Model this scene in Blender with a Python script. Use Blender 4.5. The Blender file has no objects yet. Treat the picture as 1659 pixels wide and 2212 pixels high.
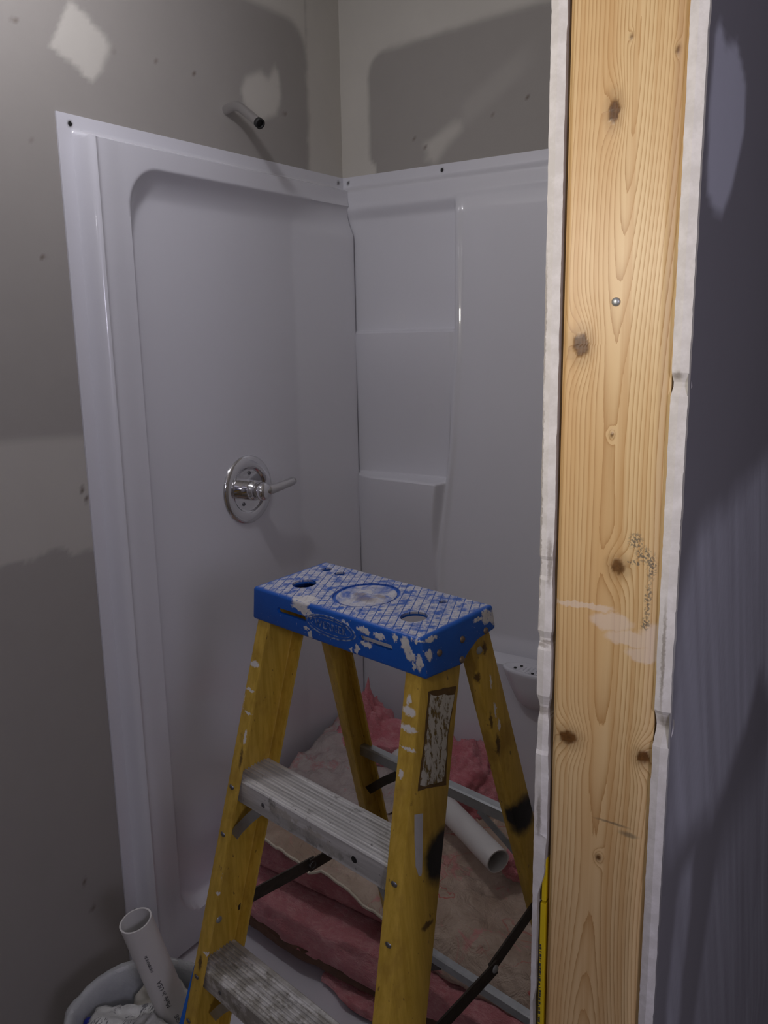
import bpy, bmesh, math, random
import numpy as np
from mathutils import Vector, Matrix, noise
random.seed(7)
S = bpy.context.scene
C = S.collection

# ------------------------------------------------------------------ camera
F_PX, YAW, PITCH, ROLL = 1834.99, 0.59666, 0.204067, -0.016848
cam = bpy.data.cameras.new('camera'); cam_o = bpy.data.objects.new('camera', cam); C.objects.link(cam_o)
fw = Vector((-math.sin(YAW)*math.cos(PITCH), math.cos(YAW)*math.cos(PITCH), -math.sin(PITCH)))
rt = Vector((math.cos(YAW), math.sin(YAW), 0)); up = rt.cross(fw)
cr, sr = math.cos(ROLL), math.sin(ROLL)
rt2 = rt*cr+up*sr; up2 = up*cr-rt*sr
cam_o.matrix_world = Matrix(((rt2.x, up2.x, -fw.x, 1.50258), (rt2.y, up2.y, -fw.y, -2.03302),
                             (rt2.z, up2.z, -fw.z, 1.59424), (0, 0, 0, 1)))
cam.sensor_fit = 'VERTICAL'; cam.sensor_height = 36.0
cam.lens = F_PX/2212*36.0
cam.clip_start = 0.05
S.camera = cam_o

# ------------------------------------------------------------------ world, lights, exposure
w = bpy.data.worlds.new('world'); S.world = w; w.use_nodes = True
w.node_tree.nodes['Background'].inputs[0].default_value = (0.6, 0.65, 0.8, 1)
w.node_tree.nodes['Background'].inputs[1].default_value = 0.02
S.view_settings.view_transform = 'Standard'; S.view_settings.look = 'None'
S.view_settings.gamma = 1.0; S.view_settings.use_curve_mapping = False
S.view_settings.exposure = 0.0
def point_light(name, loc, power, radius, col):
    l = bpy.data.lights.new(name, 'POINT'); l.energy = power; l.shadow_soft_size = radius; l.color = col
    o = bpy.data.objects.new(name, l); o.location = loc; C.objects.link(o); return o
point_light('ceiling_bulb_light', (0.42, -1.15, 2.40), 7.0, 0.03, (0.97, 0.95, 1.0))
wl_ = point_light('work_lamp_light', (1.08, -1.98, 1.69), 1.0, 0.03, (1.0, 0.92, 0.80))
sp_ = bpy.data.lights.new('work_lamp_light', 'SPOT'); sp_.energy = 9.0; sp_.shadow_soft_size = 0.03; sp_.color = (1.0, .92, .80)
sp_.spot_size = math.radians(112); sp_.spot_blend = 1.0; wl_.data = sp_
wl_.rotation_euler = (Vector((1.25, -1.38, 1.76))-Vector(wl_.location)).to_track_quat('-Z', 'Y').to_euler()
point_light('added_glint_light', (0.80, -2.30, 2.02), 1.8, 0.03, (0.95, 0.95, 1.0))  # added unseen lamp, placed for the glint on the shelf niche edge
point_light('added_fill_light', (2.35, -2.3, 1.75), 19.0, 0.15, (0.83, 0.80, 1.0))  # added unseen fill that brightens the partition's outer face and the ladder webs

# ------------------------------------------------------------------ helpers
def tag(o, label=None, cat=None, group=None, kind=None):
    if label: o['label'] = label
    if cat: o['category'] = cat
    if group: o['group'] = group
    if kind: o['kind'] = kind
    return o
def obj(name, verts, faces, mat=None, parent=None, smooth=False, loc=None):
    me = bpy.data.meshes.new(name); me.from_pydata([tuple(v) for v in verts], [], faces); me.update()
    bm = bmesh.new(); bm.from_mesh(me); bmesh.ops.recalc_face_normals(bm, faces=bm.faces); bm.to_mesh(me); bm.free()
    if mat: me.materials.append(mat)
    if smooth: me.polygons.foreach_set('use_smooth', [True]*len(me.polygons))
    o = bpy.data.objects.new(name, me); C.objects.link(o)
    if parent: o.parent = parent
    if loc: o.location = loc
    return o
def bevel(o, w_, seg=2, ang=40):
    m = o.modifiers.new('bevel', 'BEVEL'); m.width = w_; m.segments = seg; m.limit_method = 'ANGLE'; m.angle_limit = math.radians(ang)
    return o
def sharp(o, ang=35):
    me = o.data; me.polygons.foreach_set('use_smooth', [True]*len(me.polygons))
    me.set_sharp_from_angle(angle=math.radians(ang)); return o
def boxvf(a, b):
    x0, y0, z0 = a; x1, y1, z1 = b
    v = [(x0,y0,z0),(x1,y0,z0),(x1,y1,z0),(x0,y1,z0),(x0,y0,z1),(x1,y0,z1),(x1,y1,z1),(x0,y1,z1)]
    f = [(0,3,2,1),(4,5,6,7),(0,1,5,4),(1,2,6,5),(2,3,7,6),(3,0,4,7)]
    return v, f
def box(name, a, b, mat, parent=None, bev=0):
    v, f = boxvf(a, b); o = obj(name, v, f, mat, parent)
    if bev: bevel(o, bev)
    return o
def merge(*vfs):
    V, Fc = [], []
    for v, f in vfs:
        n = len(V); V += list(v); Fc += [tuple(i+n for i in q) for q in f]
    return V, Fc
def tubevf(path, rad, seg=24, inner=None, caps=True):
    """tube along path; with inner radius it is an open pipe with wall thickness"""
    path = [Vector(p) for p in path]; n = len(path)
    rad = rad if isinstance(rad, (list, tuple)) else [rad]*n
    V, Fc = [], []
    t0 = (path[1]-path[0]).normalized(); a = t0.orthogonal().normalized()
    frames = []
    for i in range(n):
        t = (path[min(i+1, n-1)]-path[max(i-1, 0)]).normalized()
        a = (a-t*a.dot(t)).normalized(); frames.append((a.copy(), t.cross(a)))
    def ring(i, r):
        A, B = frames[i]; s = len(V)
        for k in range(seg):
            th = 2*math.pi*k/seg; V.append(path[i]+A*(r*math.cos(th))+B*(r*math.sin(th)))
        return s
    rings = [ring(i, rad[i]) for i in range(n)]
    if inner: rings += [ring(i, inner) for i in reversed(range(n))]; rings.append(rings[0])
    for p, q in zip(rings, rings[1:]):
        for k in range(seg):
            k2 = (k+1) % seg; Fc.append((p+k, p+k2, q+k2, q+k))
    if not inner and caps:
        Fc.append(tuple(rings[0]+k for k in reversed(range(seg)))); Fc.append(tuple(rings[-1]+k for k in range(seg)))
    return V, Fc
def lathevf(prof, seg=40):
    """prof: list of (r, z); revolved about z"""
    V, Fc = [], []
    rows = []
    for r, z in prof:
        if r < 1e-6: rows.append([len(V)]); V.append((0, 0, z))
        else:
            rows.append(list(range(len(V), len(V)+seg)))
            V += [(r*math.cos(2*math.pi*k/seg), r*math.sin(2*math.pi*k/seg), z) for k in range(seg)]
    for a, b in zip(rows, rows[1:]):
        for k in range(seg):
            k2 = (k+1) % seg
            if len(a) == 1 and len(b) == 1: continue
            if len(a) == 1: Fc.append((a[0], b[k], b[k2]))
            elif len(b) == 1: Fc.append((a[k], a[k2], b[0]))
            else: Fc.append((a[k], a[k2], b[k2], b[k]))
    return V, Fc
def xf(vf, M):
    v, f = vf; return [M @ Vector(p) for p in v], f
def align_z(to, at):
    return Matrix.Translation(at) @ Vector((0, 0, 1)).rotation_difference(Vector(to)).to_matrix().to_4x4()
def surf_slab(us, vs, fn, back):
    """grid surface fn(u,v) closed with a back side back(u,v)"""
    nu, nv = len(us), len(vs)
    V = [fn(u, v) for v in vs for u in us]; n = len(V)
    Fc = [(j*nu+i, j*nu+i+1, (j+1)*nu+i+1, (j+1)*nu+i) for j in range(nv-1) for i in range(nu-1)]
    border = [i for i in range(nu)]+[j*nu+nu-1 for j in range(1, nv)]+[(nv-1)*nu+i for i in range(nu-2, -1, -1)]+[j*nu for j in range(nv-2, 0, -1)]
    bv = []
    for b in border:
        j, i = divmod(b, nu); bv.append(back(us[i], vs[j]))
    V += bv; m = len(border)
    for k in range(m):
        k2 = (k+1) % m; Fc.append((border[k], border[k2], n+k2, n+k))
    Fc.append(tuple(n+k for k in range(m)))
    return V, Fc
def frange(a, b, step):
    n = max(1, int(round((b-a)/step))); return [a+(b-a)*i/n for i in range(n+1)]
def sstep(a, b, x):
    t = min(1, max(0, (x-a)/(b-a))); return t*t*(3-2*t)
def fbm(p, o=4): return noise.fractal(Vector(p), 1.0, 2.0, o, noise_basis='PERLIN_ORIGINAL')
def paint(o, fn, name='paint'):
    """fn(co)->(r,g,b) surface marks stored per vertex"""
    me = o.data; at = me.color_attributes.new(name, 'FLOAT_COLOR', 'POINT')
    data = np.zeros((len(me.vertices), 4), np.float32); data[:, 3] = 1
    for i, v in enumerate(me.vertices): data[i, :3] = fn(v.co)
    at.data.foreach_set('color', data.ravel())
def poly_sd(px, py, poly):
    inside = False; d = 1e9; n = len(poly)
    for i in range(n):
        x1, y1 = poly[i]; x2, y2 = poly[(i+1) % n]
        if (y1 > py) != (y2 > py) and px < (x2-x1)*(py-y1)/(y2-y1)+x1: inside = not inside
        dx, dy = x2-x1, y2-y1; t = max(0, min(1, ((px-x1)*dx+(py-y1)*dy)/(dx*dx+dy*dy)))
        d = min(d, math.hypot(px-x1-t*dx, py-y1-t*dy))
    return d if inside else -d
def text_vf(body, size, depth=0.001, spacing=1.0):
    cu = bpy.data.curves.new('t', 'FONT'); cu.body = body; cu.size = size; cu.extrude = depth; cu.space_character = spacing
    cu.align_x = 'CENTER'; cu.align_y = 'CENTER'; cu.resolution_u = 3
    o = bpy.data.objects.new('t', cu); C.objects.link(o)
    dg = bpy.context.evaluated_depsgraph_get(); me = bpy.data.meshes.new_from_object(o.evaluated_get(dg))
    v = [q.co.copy() for q in me.vertices]; f = [tuple(p.vertices) for p in me.polygons]
    bpy.data.objects.remove(o); bpy.data.curves.remove(cu); bpy.data.meshes.remove(me)
    return v, f

# ------------------------------------------------------------------ materials
class NT:
    def __init__(s, name):
        s.m = bpy.data.materials.new(name); s.m.use_nodes = True; s.t = s.m.node_tree
        s.b = s.t.nodes['Principled BSDF']; s.tc = s.t.nodes.new('ShaderNodeTexCoord')
        s.obj = s.tc.outputs['Object']
    def n(s, typ, **kw):
        n = s.t.nodes.new(typ)
        for k, v in kw.items(): setattr(n, k, v)
        return n
    def put(s, sock, v):
        if hasattr(v, 'is_output') or isinstance(v, bpy.types.NodeSocket): s.t.links.new(v, sock)
        else:
            if sock.type == 'RGBA' and len(v) == 3: v = (*v, 1)
            sock.default_value = v
    def math(s, op, a, b=0.0, clamp=False):
        n = s.n('ShaderNodeMath', operation=op, use_clamp=clamp); s.put(n.inputs[0], a); s.put(n.inputs[1], b); return n.outputs[0]
    def vmath(s, op, a, b=(0, 0, 0)):
        n = s.n('ShaderNodeVectorMath', operation=op); s.put(n.inputs[0], a); s.put(n.inputs[1], b)
        return n.outputs['Value'] if op in ('LENGTH', 'DOT_PRODUCT') else n.outputs['Vector']
    def noise(s, scale, detail=4, rough=.55, vec=None, dist=0.0, color=False):
        n = s.n('ShaderNodeTexNoise'); s.put(n.inputs['Vector'], vec or s.obj); n.inputs['Scale'].default_value = scale
        n.inputs['Detail'].default_value = detail; n.inputs['Roughness'].default_value = rough; n.inputs['Distortion'].default_value = dist
        return n.outputs['Color'] if color else n.outputs[0]
    def ramp(s, v, a, b, lo=0.0, hi=1.0):
        n = s.n('ShaderNodeMapRange', interpolation_type='SMOOTHSTEP'); s.put(n.inputs[0], v)
        n.inputs[1].default_value = a; n.inputs[2].default_value = b; n.inputs[3].default_value = lo; n.inputs[4].default_value = hi
        return n.outputs[0]
    def mix(s, f, a, b):
        n = s.n('ShaderNodeMix', data_type='RGBA'); s.put(n.inputs[0], f); s.put(n.inputs[6], a); s.put(n.inputs[7], b); return n.outputs[2]
    def scale(s, vec, sc):
        return s.vmath('MULTIPLY', vec, sc)
    def sep(s, v):
        n = s.n('ShaderNodeSeparateXYZ'); s.put(n.inputs[0], v); return n.outputs
    def bump(s, h, strength=.3, dist=.001):
        n = s.n('ShaderNodeBump'); s.put(n.inputs['Height'], h); n.inputs['Strength'].default_value = strength; n.inputs['Distance'].default_value = dist
        s.t.links.new(n.outputs[0], s.b.inputs['Normal'])
    def set(s, **kw):
        for k, v in kw.items(): s.put(s.b.inputs[{'color': 'Base Color', 'rough': 'Roughness', 'metal': 'Metallic', 'coat': 'Coat Weight',
            'coatr': 'Coat Roughness', 'spec': 'Specular IOR Level', 'alpha': 'Alpha', 'trans': 'Transmission Weight', 'sss': 'Subsurface Weight', 'sheen': 'Sheen Weight'}[k]], v)
    def attr(s, name='paint'):
        n = s.n('ShaderNodeAttribute'); n.attribute_name = name
        c = s.n('ShaderNodeSeparateColor'); s.t.links.new(n.outputs['Color'], c.inputs[0]); return c.outputs
    def blobs(s, items, warp=.004, wscale=90, edge=.25):
        """union of ellipsoids (centre, radii) with ragged outline -> mask"""
        nz = s.noise(wscale, 3, .6, color=True)
        off = s.vmath('MULTIPLY', s.vmath('SUBTRACT', nz, (.5, .5, .5)), (warp*4,)*3)
        p = s.vmath('ADD', s.obj, off); m = None
        for c, r in items:
            d = s.vmath('LENGTH', s.vmath('MULTIPLY', s.vmath('SUBTRACT', p, c), tuple(1/q for q in r)))
            m = d if m is None else s.math('MINIMUM', m, d)
        return s.ramp(m, 1-edge, 1+edge, 1, 0)
def simple(name, col, rough=.5, metal=0.0, var=.08, vs=30, bump=0.0, bs=200, **kw):
    n = NT(name); nz = n.noise(vs, 3)
    a = tuple(max(0, c*(1-var)) for c in col); b = tuple(min(1, c*(1+var)) for c in col)
    n.set(color=n.mix(nz, a, b), rough=rough, metal=metal, **kw)
    if bump: n.bump(n.noise(bs, 3), bump)
    return n.m

def wall_mat(name, paper, mud):
    n = NT(name); at = n.attr(); nz = n.noise(14, 5, .6); fine = n.noise(160, 3)
    base = n.mix(nz, tuple(c*.96 for c in paper), tuple(c*1.04 for c in paper))
    mud_c = n.mix(n.noise(9, 4), tuple(c*.93 for c in mud), tuple(c*1.05 for c in mud))
    col = n.mix(at[0], base, mud_c); col = n.mix(at[1], col, (.16, .13, .11)); col = n.mix(at[2], col, (.20, .19, .19))
    n.set(color=col, rough=.85, spec=.25); n.bump(fine, .15, .0006); return n.m
M_wall = wall_mat('drywall_paper', (.345, .325, .305), (.57, .545, .50))
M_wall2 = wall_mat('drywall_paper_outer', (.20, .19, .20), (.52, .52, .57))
n = NT('gypsum_edge'); nz = n.noise(60, 5, .65)
n.set(color=n.mix(n.ramp(nz, .35, .7), (.66, .63, .60), (.80, .77, .75)), rough=.9, spec=.15); n.bump(n.noise(220, 4, .7), .6, .0015); M_gyp = n.m
M_ceil = simple('ceiling_paint', (.66, .65, .63), .9)
M_floor = simple('subfloor', (.30, .27, .23), .8, var=.2, vs=8)
n = NT('acrylic_panel'); n.set(color=n.mix(n.noise(3, 2), (.69, .69, .745), (.72, .72, .775)), rough=.28, coat=.55, coatr=.04)
at = n.attr(); n.set(color=n.mix(at[0], n.mix(n.noise(3, 2), (.69, .69, .745), (.72, .72, .775)), (.035, .03, .03))); n.bump(n.noise(6, 2), .05, .004); M_acr = n.m
n = NT('acrylic_plain'); n.set(color=n.mix(n.noise(3, 2), (.69, .69, .745), (.72, .72, .775)), rough=.28, coat=.55, coatr=.04); M_acp = n.m
M_chrome = simple('chrome', (.78, .78, .80), .07, 1.0, var=.03)
M_chrome_soft = simple('satin_chrome', (.62, .61, .61), .22, .9, var=.05)
M_nickel = simple('rivet_steel', (.22, .22, .24), .35, .9, var=.2)
M_black = simple('black_hole', (.01, .01, .01), .6)
M_pvc = simple('white_pvc', (.66, .645, .63), .35, var=.03)
M_ink = simple('pipe_ink', (.05, .05, .055), .6)
M_grime = simple('dark_painted_steel', (.075, .062, .05), .45, .6, var=.5, vs=60, bump=.3)
M_steel = simple('zinc_steel', (.42, .44, .45), .4, .7, var=.25, vs=50, bump=.2)
M_bucket = simple('white_bucket_plastic', (.62, .63, .64), .4, var=.04, vs=12)
M_blue = simple('blue_plastic', (.02, .09, .38), .4)
M_yel = simple('yellow_plastic', (.72, .52, .01), .45, var=.05)

# ------------------------------------------------------------------ the room
ZF, ZC = 0.028, 2.52
floor = box('floor', (-.12, -3.5, -.12), (2.7, .12, ZF), M_floor); tag(floor, kind='structure')
ceil = box('ceiling', (-.12, -3.5, ZC), (2.7, .12, ZC+.1), M_ceil); tag(ceil, kind='structure')
# left wall, grid on its face carries the joint compound marks
ys = frange(-3.4, -1.4, .2)+frange(-1.39, 0, .0085); zs = [ZF]+frange(.1, ZC-.01, .0085)+[ZC]
P1 = [(-.869, 2.245), (-.900, 2.19), (-.926, 2.146), (-.882, 2.125), (-.828, 2.103), (-.800, 2.125), (-.770, 2.175), (-.785, 2.20), (-.822, 2.222), (-.842, 2.228)]
P2 = [(-.402, 2.176), (-.385, 2.21), (-.331, 2.238), (-.295, 2.232), (-.275, 2.262), (-.256, 2.235), (-.250, 2.19), (-.27, 2.145), (-.33, 2.115), (-.385, 2.13)]
P3 = [(-1.35, 1.424), (-1.111, 1.420), (-1.012, 1.416), (-.926, 1.410), (-.91, 1.40), (-.90, 1.155), (-.935, 1.160), (-.975, 1.158), (-1.006, 1.181), (-1.03, 1.176), (-1.07, 1.17), (-1.10, 1.172), (-1.135, 1.168), (-1.35, 1.16)]
SP = [(-.996, 2.169), (-.664, 2.176), (-.773, 2.174), (-.553, 2.178), (-.98, 1.756), (-.984, 1.963), (-.24, 2.155)]
SPR = [(-1.025, .422), (-1.012, .348), (-.94, 1.29), (-.93, 1.27)]
def left_marks(c):
    y, z = c.y, c.z; j = fbm((y*25, z*25, 3))*.006+fbm((y*90, z*90, 7))*.002
    m = sstep(-.012, .012, y+.145+j+.02*max(0, (2.05-z)))
    d = min(2.385-z, -.145-y)
    if z > 2.30 and y < -.145:
        qx, qz = max(0, y+.145+.08), max(0, z-2.385+.08); m = max(m, sstep(-.012, .012, math.hypot(qx, qz)-.08))
    if -.95 < y < -.75 and z > 2.08: m = max(m, sstep(-.003, .006+.02*sstep(-.84, -.78, y), poly_sd(y+j, z+j, P1)))
    if -.43 < y < -.22 and z > 2.08: m = max(m, sstep(-.006, .014, poly_sd(y+j, z+j, P2)))
    if 1.1 < z < 1.45 and y > -1.4:
        sd = poly_sd(y, z+j*1.3*(z < 1.3), P3); m = max(m, .62*sstep(-.002, .022 if z > 1.3 else .006, sd)+.0)
    k = max([0]+[1-math.hypot((y-a)*.8-(z-b)*.5, z-b)/.0055 for a, b in SP if abs(y-a) < .02 and abs(z-b) < .02])
    k2 = max([0]+[1-math.hypot((y-a)*1.5, z-b)/.010 for a, b in SPR if abs(y-a) < .02 and abs(z-b) < .02])
    return (m, min(1, k*1.6+k2*1.6), 0)
v, f = surf_slab(ys, zs, lambda y, z: (0, y, z), lambda y, z: (-.11, y, z))
wl = obj('wall_left', v, f, M_wall); paint(wl, left_marks); tag(wl, kind='structure')
xs = frange(0, 1.25, .0085)+[1.6, 2.0, 2.6]
B1 = [(.384, 2.133), (.35, 2.130), (.30, 2.105), (.262, 2.092), (.268, 2.04), (.30, 2.02), (.345, 2.07), (.386, 2.10)]
def back_marks(c):
    x, z = c.x, c.z; j = fbm((x*20, z*20, 5))*.008
    e = .094+.022*sstep(2.07, 2.045, z)
    top = 2.335+.02*sstep(.1, .6, x)+j*.5
    m = sstep(.005, -.005, x-e+j*.3); m = max(m, sstep(-.012, .012, z-top))
    if x < e+.06 and z > top-.06:
        dx, dz = max(0, e+.06-x), max(0, z-top+.06); m = max(m, sstep(-.008, .008, math.hypot(dx, dz)-.06))
    if .22 < x < .42 and z < 2.16: m = max(m, .75*sstep(-.008, .022, poly_sd(x+j, z+j, B1)))
    m = max(m, .22*sstep(.02, -.02, abs((x-.42)*.6-(z-2.16))-.03)*sstep(.36, .40, x)*sstep(.62, .5, x))
    k = max([0]+[1-math.hypot(x-a, z-b)/.006 for a, b in [(.24, 2.10), (.47, 2.125), (.56, 2.155), (.27, 2.075)]])
    return (m, min(1, k*1.6), 0)
v, f = surf_slab(xs, zs, lambda x, z: (x, 0, z), lambda x, z: (x, .11, z))
wb = obj('wall_back', v, f, M_wall); paint(wb, back_marks); tag(wb, kind='structure')
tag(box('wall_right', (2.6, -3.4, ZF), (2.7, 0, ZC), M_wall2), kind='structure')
tag(box('wall_front', (-.1, -3.5, ZF), (2.7, -3.4, ZC), M_wall), kind='structure')

# ------------------------------------------------------------------ partition: stud and two drywall sheets
YE = -1.3823; XA = 1.219; T = .0127
XW0, XW1 = XA+T+.0025, XA+T+.0889
KN = [(1.2699, 1.754, .0042, .0085, 1.0), (1.2500, 1.585, .0062, .0088, 1.25), (1.2773, 1.515, .0013, .0016, .8), (1.2864, 1.409, .0058, .0062, .85),
      (1.2490, 1.251, .0078, .0062, 1.1), (1.3135, 1.250, .0050, .0055, 1.2), (1.2796, 1.145, .0022, .0024, .95), (1.2805, 1.802, .001, .0015, .5), (1.3138, 1.787, .0012, .002, .5)]
def wood_fields(x, z):
    xc = 1.279+.006*math.sin(z*4.1)+.003*math.sin(z*11)
    cz = .012+.0085*math.sin(z*5.3+1.2)+.004*math.sin(z*12.7+.4)
    r = math.sqrt((x-xc)**2*1.0+cz*cz)*1.0
    t = r+.0016*fbm((x*40, z*2.2, 1.7))
    kd = 0.0
    for kx, kz, rx, rz, s in KN:
        dx, dz = x-kx, z-kz
        g = math.exp(-(dx/(rx*2.0))**2-(dz/(rz*3.0))**2)
        t += .010*s*g*(1 if dz > 0 else .8)
        d = math.hypot(dx/rx, dz/rz)+.22*fbm((x*260, z*260, kx*9))
        kd = max(kd, sstep(1.3, .75, d)*min(1, .6+.4*s)); kd = max(kd, .28*sstep(2.6, 1.1, d))
    return t, kd
xs = frange(XW0, XW1, .0011); zs = [ZF, .4, .8]+frange(.9, 1.92, .0022)+[2.0, 2.2, ZC]
def stud_face(x, z):
    wane = .004*sstep(XW1-.010, XW1, x)+.003*sstep(XW0+.004, XW0, x)
    return (x, YE+.0015+wane+.0006*math.sin(x*70), z)
v, f = surf_slab(xs, zs, stud_face, lambda x, z: (x, YE+.038, z))
n = NT('pine_wood'); at = n.attr()
fine = n.noise(1, 3, .6, vec=n.scale(n.obj, (900, 900, 30)))
ph = n.math('FRACT', n.math('ADD', n.math('MULTIPLY', at[0], 330.0), n.math('MULTIPLY', fine, .25)))
late = n.math('POWER', ph, 4.0)
streak = n.noise(1, 3, .5, vec=n.scale(n.obj, (130, 130, 1.5)))
col = n.mix(late, (.76, .545, .28), (.46, .25, .085)); 
lo = n.noise(1, 2, .5, vec=n.scale(n.obj, (18, 18, 2.2)))
col = n.mix(n.ramp(lo, .38, .66, 0, .85), col, n.mix(late, (.68, .43, .19), (.50, .28, .11)))
col = n.mix(n.ramp(streak, .48, .72, 0, .6), col, (.58, .335, .13))
col = n.mix(at[1], col, n.mix(n.noise(300, 3), (.05, .02, .005), (.21, .09, .02)))
# plaster smear and ink smudges left on the wood
sm = n.blobs([((1.322, -1.382, 1.352), (.017, .03, .013)), ((1.300, -1.382, 1.350), (.022, .03, .0065)), ((1.283, -1.382, 1.362), (.017, .03, .0075)), ((1.258, -1.382, 1.372), (.026, .03, .003)), ((1.31, -1.382, 1.338), (.014, .03, .006))], .0022, 130, .22)
col = n.mix(n.math('MULTIPLY', sm, .55), col, (.80, .68, .58))
ink = n.blobs([((1.300, -1.382, 1.432), (.0055, .03, .006)), ((1.307, -1.382, 1.422), (.006, .03, .006)), ((1.313, -1.382, 1.413), (.0035, .03, .010)), ((1.312, -1.382, 1.385), (.0022, .03, .016)), ((1.3105, -1.382, 1.365), (.003, .03, .005)), ((1.300, -1.382, 1.414), (.007, .03, .0014))], .0015, 300, .5)
dots = n.ramp(n.noise(520, 1), .44, .56)
col = n.mix(n.math('MULTIPLY', ink, n.math('MULTIPLY', dots, .75)), col, (.10, .10, .09))
col = n.mix(n.math('MULTIPLY', n.blobs([((1.290, -1.382, 1.182), (.013, .03, .0011)), ((1.305, -1.382, 1.176), (.007, .03, .0022))], .0008, 200, .6), .6), col, (.12, .10, .07))
n.set(color=col, rough=.42, spec=.4, coat=.05, coatr=.3); n.bump(n.math('ADD', n.math('MULTIPLY', late, .4), n.math('MULTIPLY', at[1], 2.0)), .25, .0012)
stud = obj('wall_stud', v, f, n.m, smooth=True); sharp(stud, 40)
paint(stud, lambda c: (*wood_fields(c.x, c.z), 0))
tag(stud, 'exposed pine stud with knots between two drywall sheets at the partition end', 'stud')
v, f = xf(lathevf([(0, .0016), (.0018, .0015), (.0032, .0006), (.0034, 0), (.0034, -.002)], 24), align_z((0, -1, 0), (1.2766, YE+.0015, 1.617)))
nail = obj('nail_head', v, f, M_steel, stud, True); nail['label'] = 'grey metal nail head in the wood'

zs = [ZF, .5]+frange(.92, 1.90, .0035)+[2.1, ZC]
def edge_noise(z, s, a=.0004): return a*fbm((z*60, s, 0))+a*.6*fbm((z*240, s, 4))
def sheet(name, x0, x1, side, seed, dmg, notch, mat_face):
    """drywall sheet with a broken end; the end is a loft of ragged cross sections"""
    V, Fc = [], []; ring = []
    for z in zs:
        q = sum(a*math.exp(-((z-c)/w_)**2) for c, w_, a in dmg)
        a0 = x0+edge_noise(z, seed)-q*.4*(side < 0)*0+0
        b0 = x1+edge_noise(z, seed+9)
        if side < 0: b0 -= q; a0 += q*.15
        else: a0 += q*.25; b0 += q*.5
        nt = notch(z)
        ye = YE+.0006*fbm((z*30, seed, 2))+(.004*q/.003 if q > .001 else 0)
        if nt > 0: pts = [(x0, -.003), (a0, YE+.02), (a0, ye+.001), (b0-nt+.0006*fbm((z*70, 3, 3)), ye), (b0-nt, YE+.02), (x1, YE+.02), (x1, -.003)]
        else: pts = [(x0, -.003), (a0, YE+.02), (a0, ye+.001), ((a0+b0)/2, ye-.0004), (b0, ye+.001), (x1, YE+.02), (x1, -.003)]
        ring.append(len(V)); V += [(p[0], p[1], z) for p in pts]
    m = 7
    for p, q in zip(ring, ring[1:]):
        for k in range(m): Fc.append((p+k, p+(k+1) % m, q+(k+1) % m, q+k))
    Fc += [tuple(range(m)), tuple(ring[-1]+k for k in reversed(range(m)))]
    o = obj(name, V, Fc, mat_face); return o
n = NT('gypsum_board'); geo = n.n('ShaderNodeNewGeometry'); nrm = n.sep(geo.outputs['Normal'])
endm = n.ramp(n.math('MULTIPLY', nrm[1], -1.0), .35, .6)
g = n.mix(n.ramp(n.noise(70, 5, .65), .35, .7), (.68, .65, .625), (.80, .77, .755))
tear = n.blobs([((1.2215, -1.38, 1.330), (.006, .03, .0014)), ((1.226, -1.38, 1.333), (.006, .03, .0016)), ((1.222, -1.38, 1.268), (.008, .03, .0035)), ((1.2195, -1.38, 1.60), (.0011, .03, .05)), ((1.2195, -1.38, 1.45), (.001, .03, .10)), ((1.228, -1.38, 1.405), (.002, .03, .02)), ((1.224, -1.38, 1.17), (.0022, .03, .02)), ((1.326, -1.38, 1.562), (.004, .03, .003)), ((1.331, -1.38, 1.285), (.006, .03, .006)), ((1.3265, -1.38, 1.34), (.0015, .03, .04))], .0010, 260, .5)
g = n.mix(n.math('MULTIPLY', tear, .8), g, n.mix(n.noise(500, 2), (.22, .19, .165), (.45, .41, .37)))
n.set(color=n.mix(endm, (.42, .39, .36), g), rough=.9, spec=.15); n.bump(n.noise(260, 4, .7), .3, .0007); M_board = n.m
def notchL(z): return .0062*sstep(1.115, 1.085, z)+.0012*sstep(1.16, 1.12, z)+.0022*sstep(.995, .97, z)*(0.5+.5*math.sin(z*60)) if z < 1.15 else 0
sL = sheet('wall_partition_left', XA, XA+T, -1, 1.0, [(1.335, .006, .0025), (1.27, .010, .004), (1.40, .02, .0012), (1.245, .02, .002)], notchL, M_board); tag(sL, kind='structure')
sR = sheet('wall_partition_right', XW1+.0008, XW1+T+.0008, 1, 5.0, [(1.28, .012, .004), (1.345, .012, -.001), (1.555, .006, .003)], lambda z: 0, M_board)
tag(sR, kind='structure')
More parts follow.
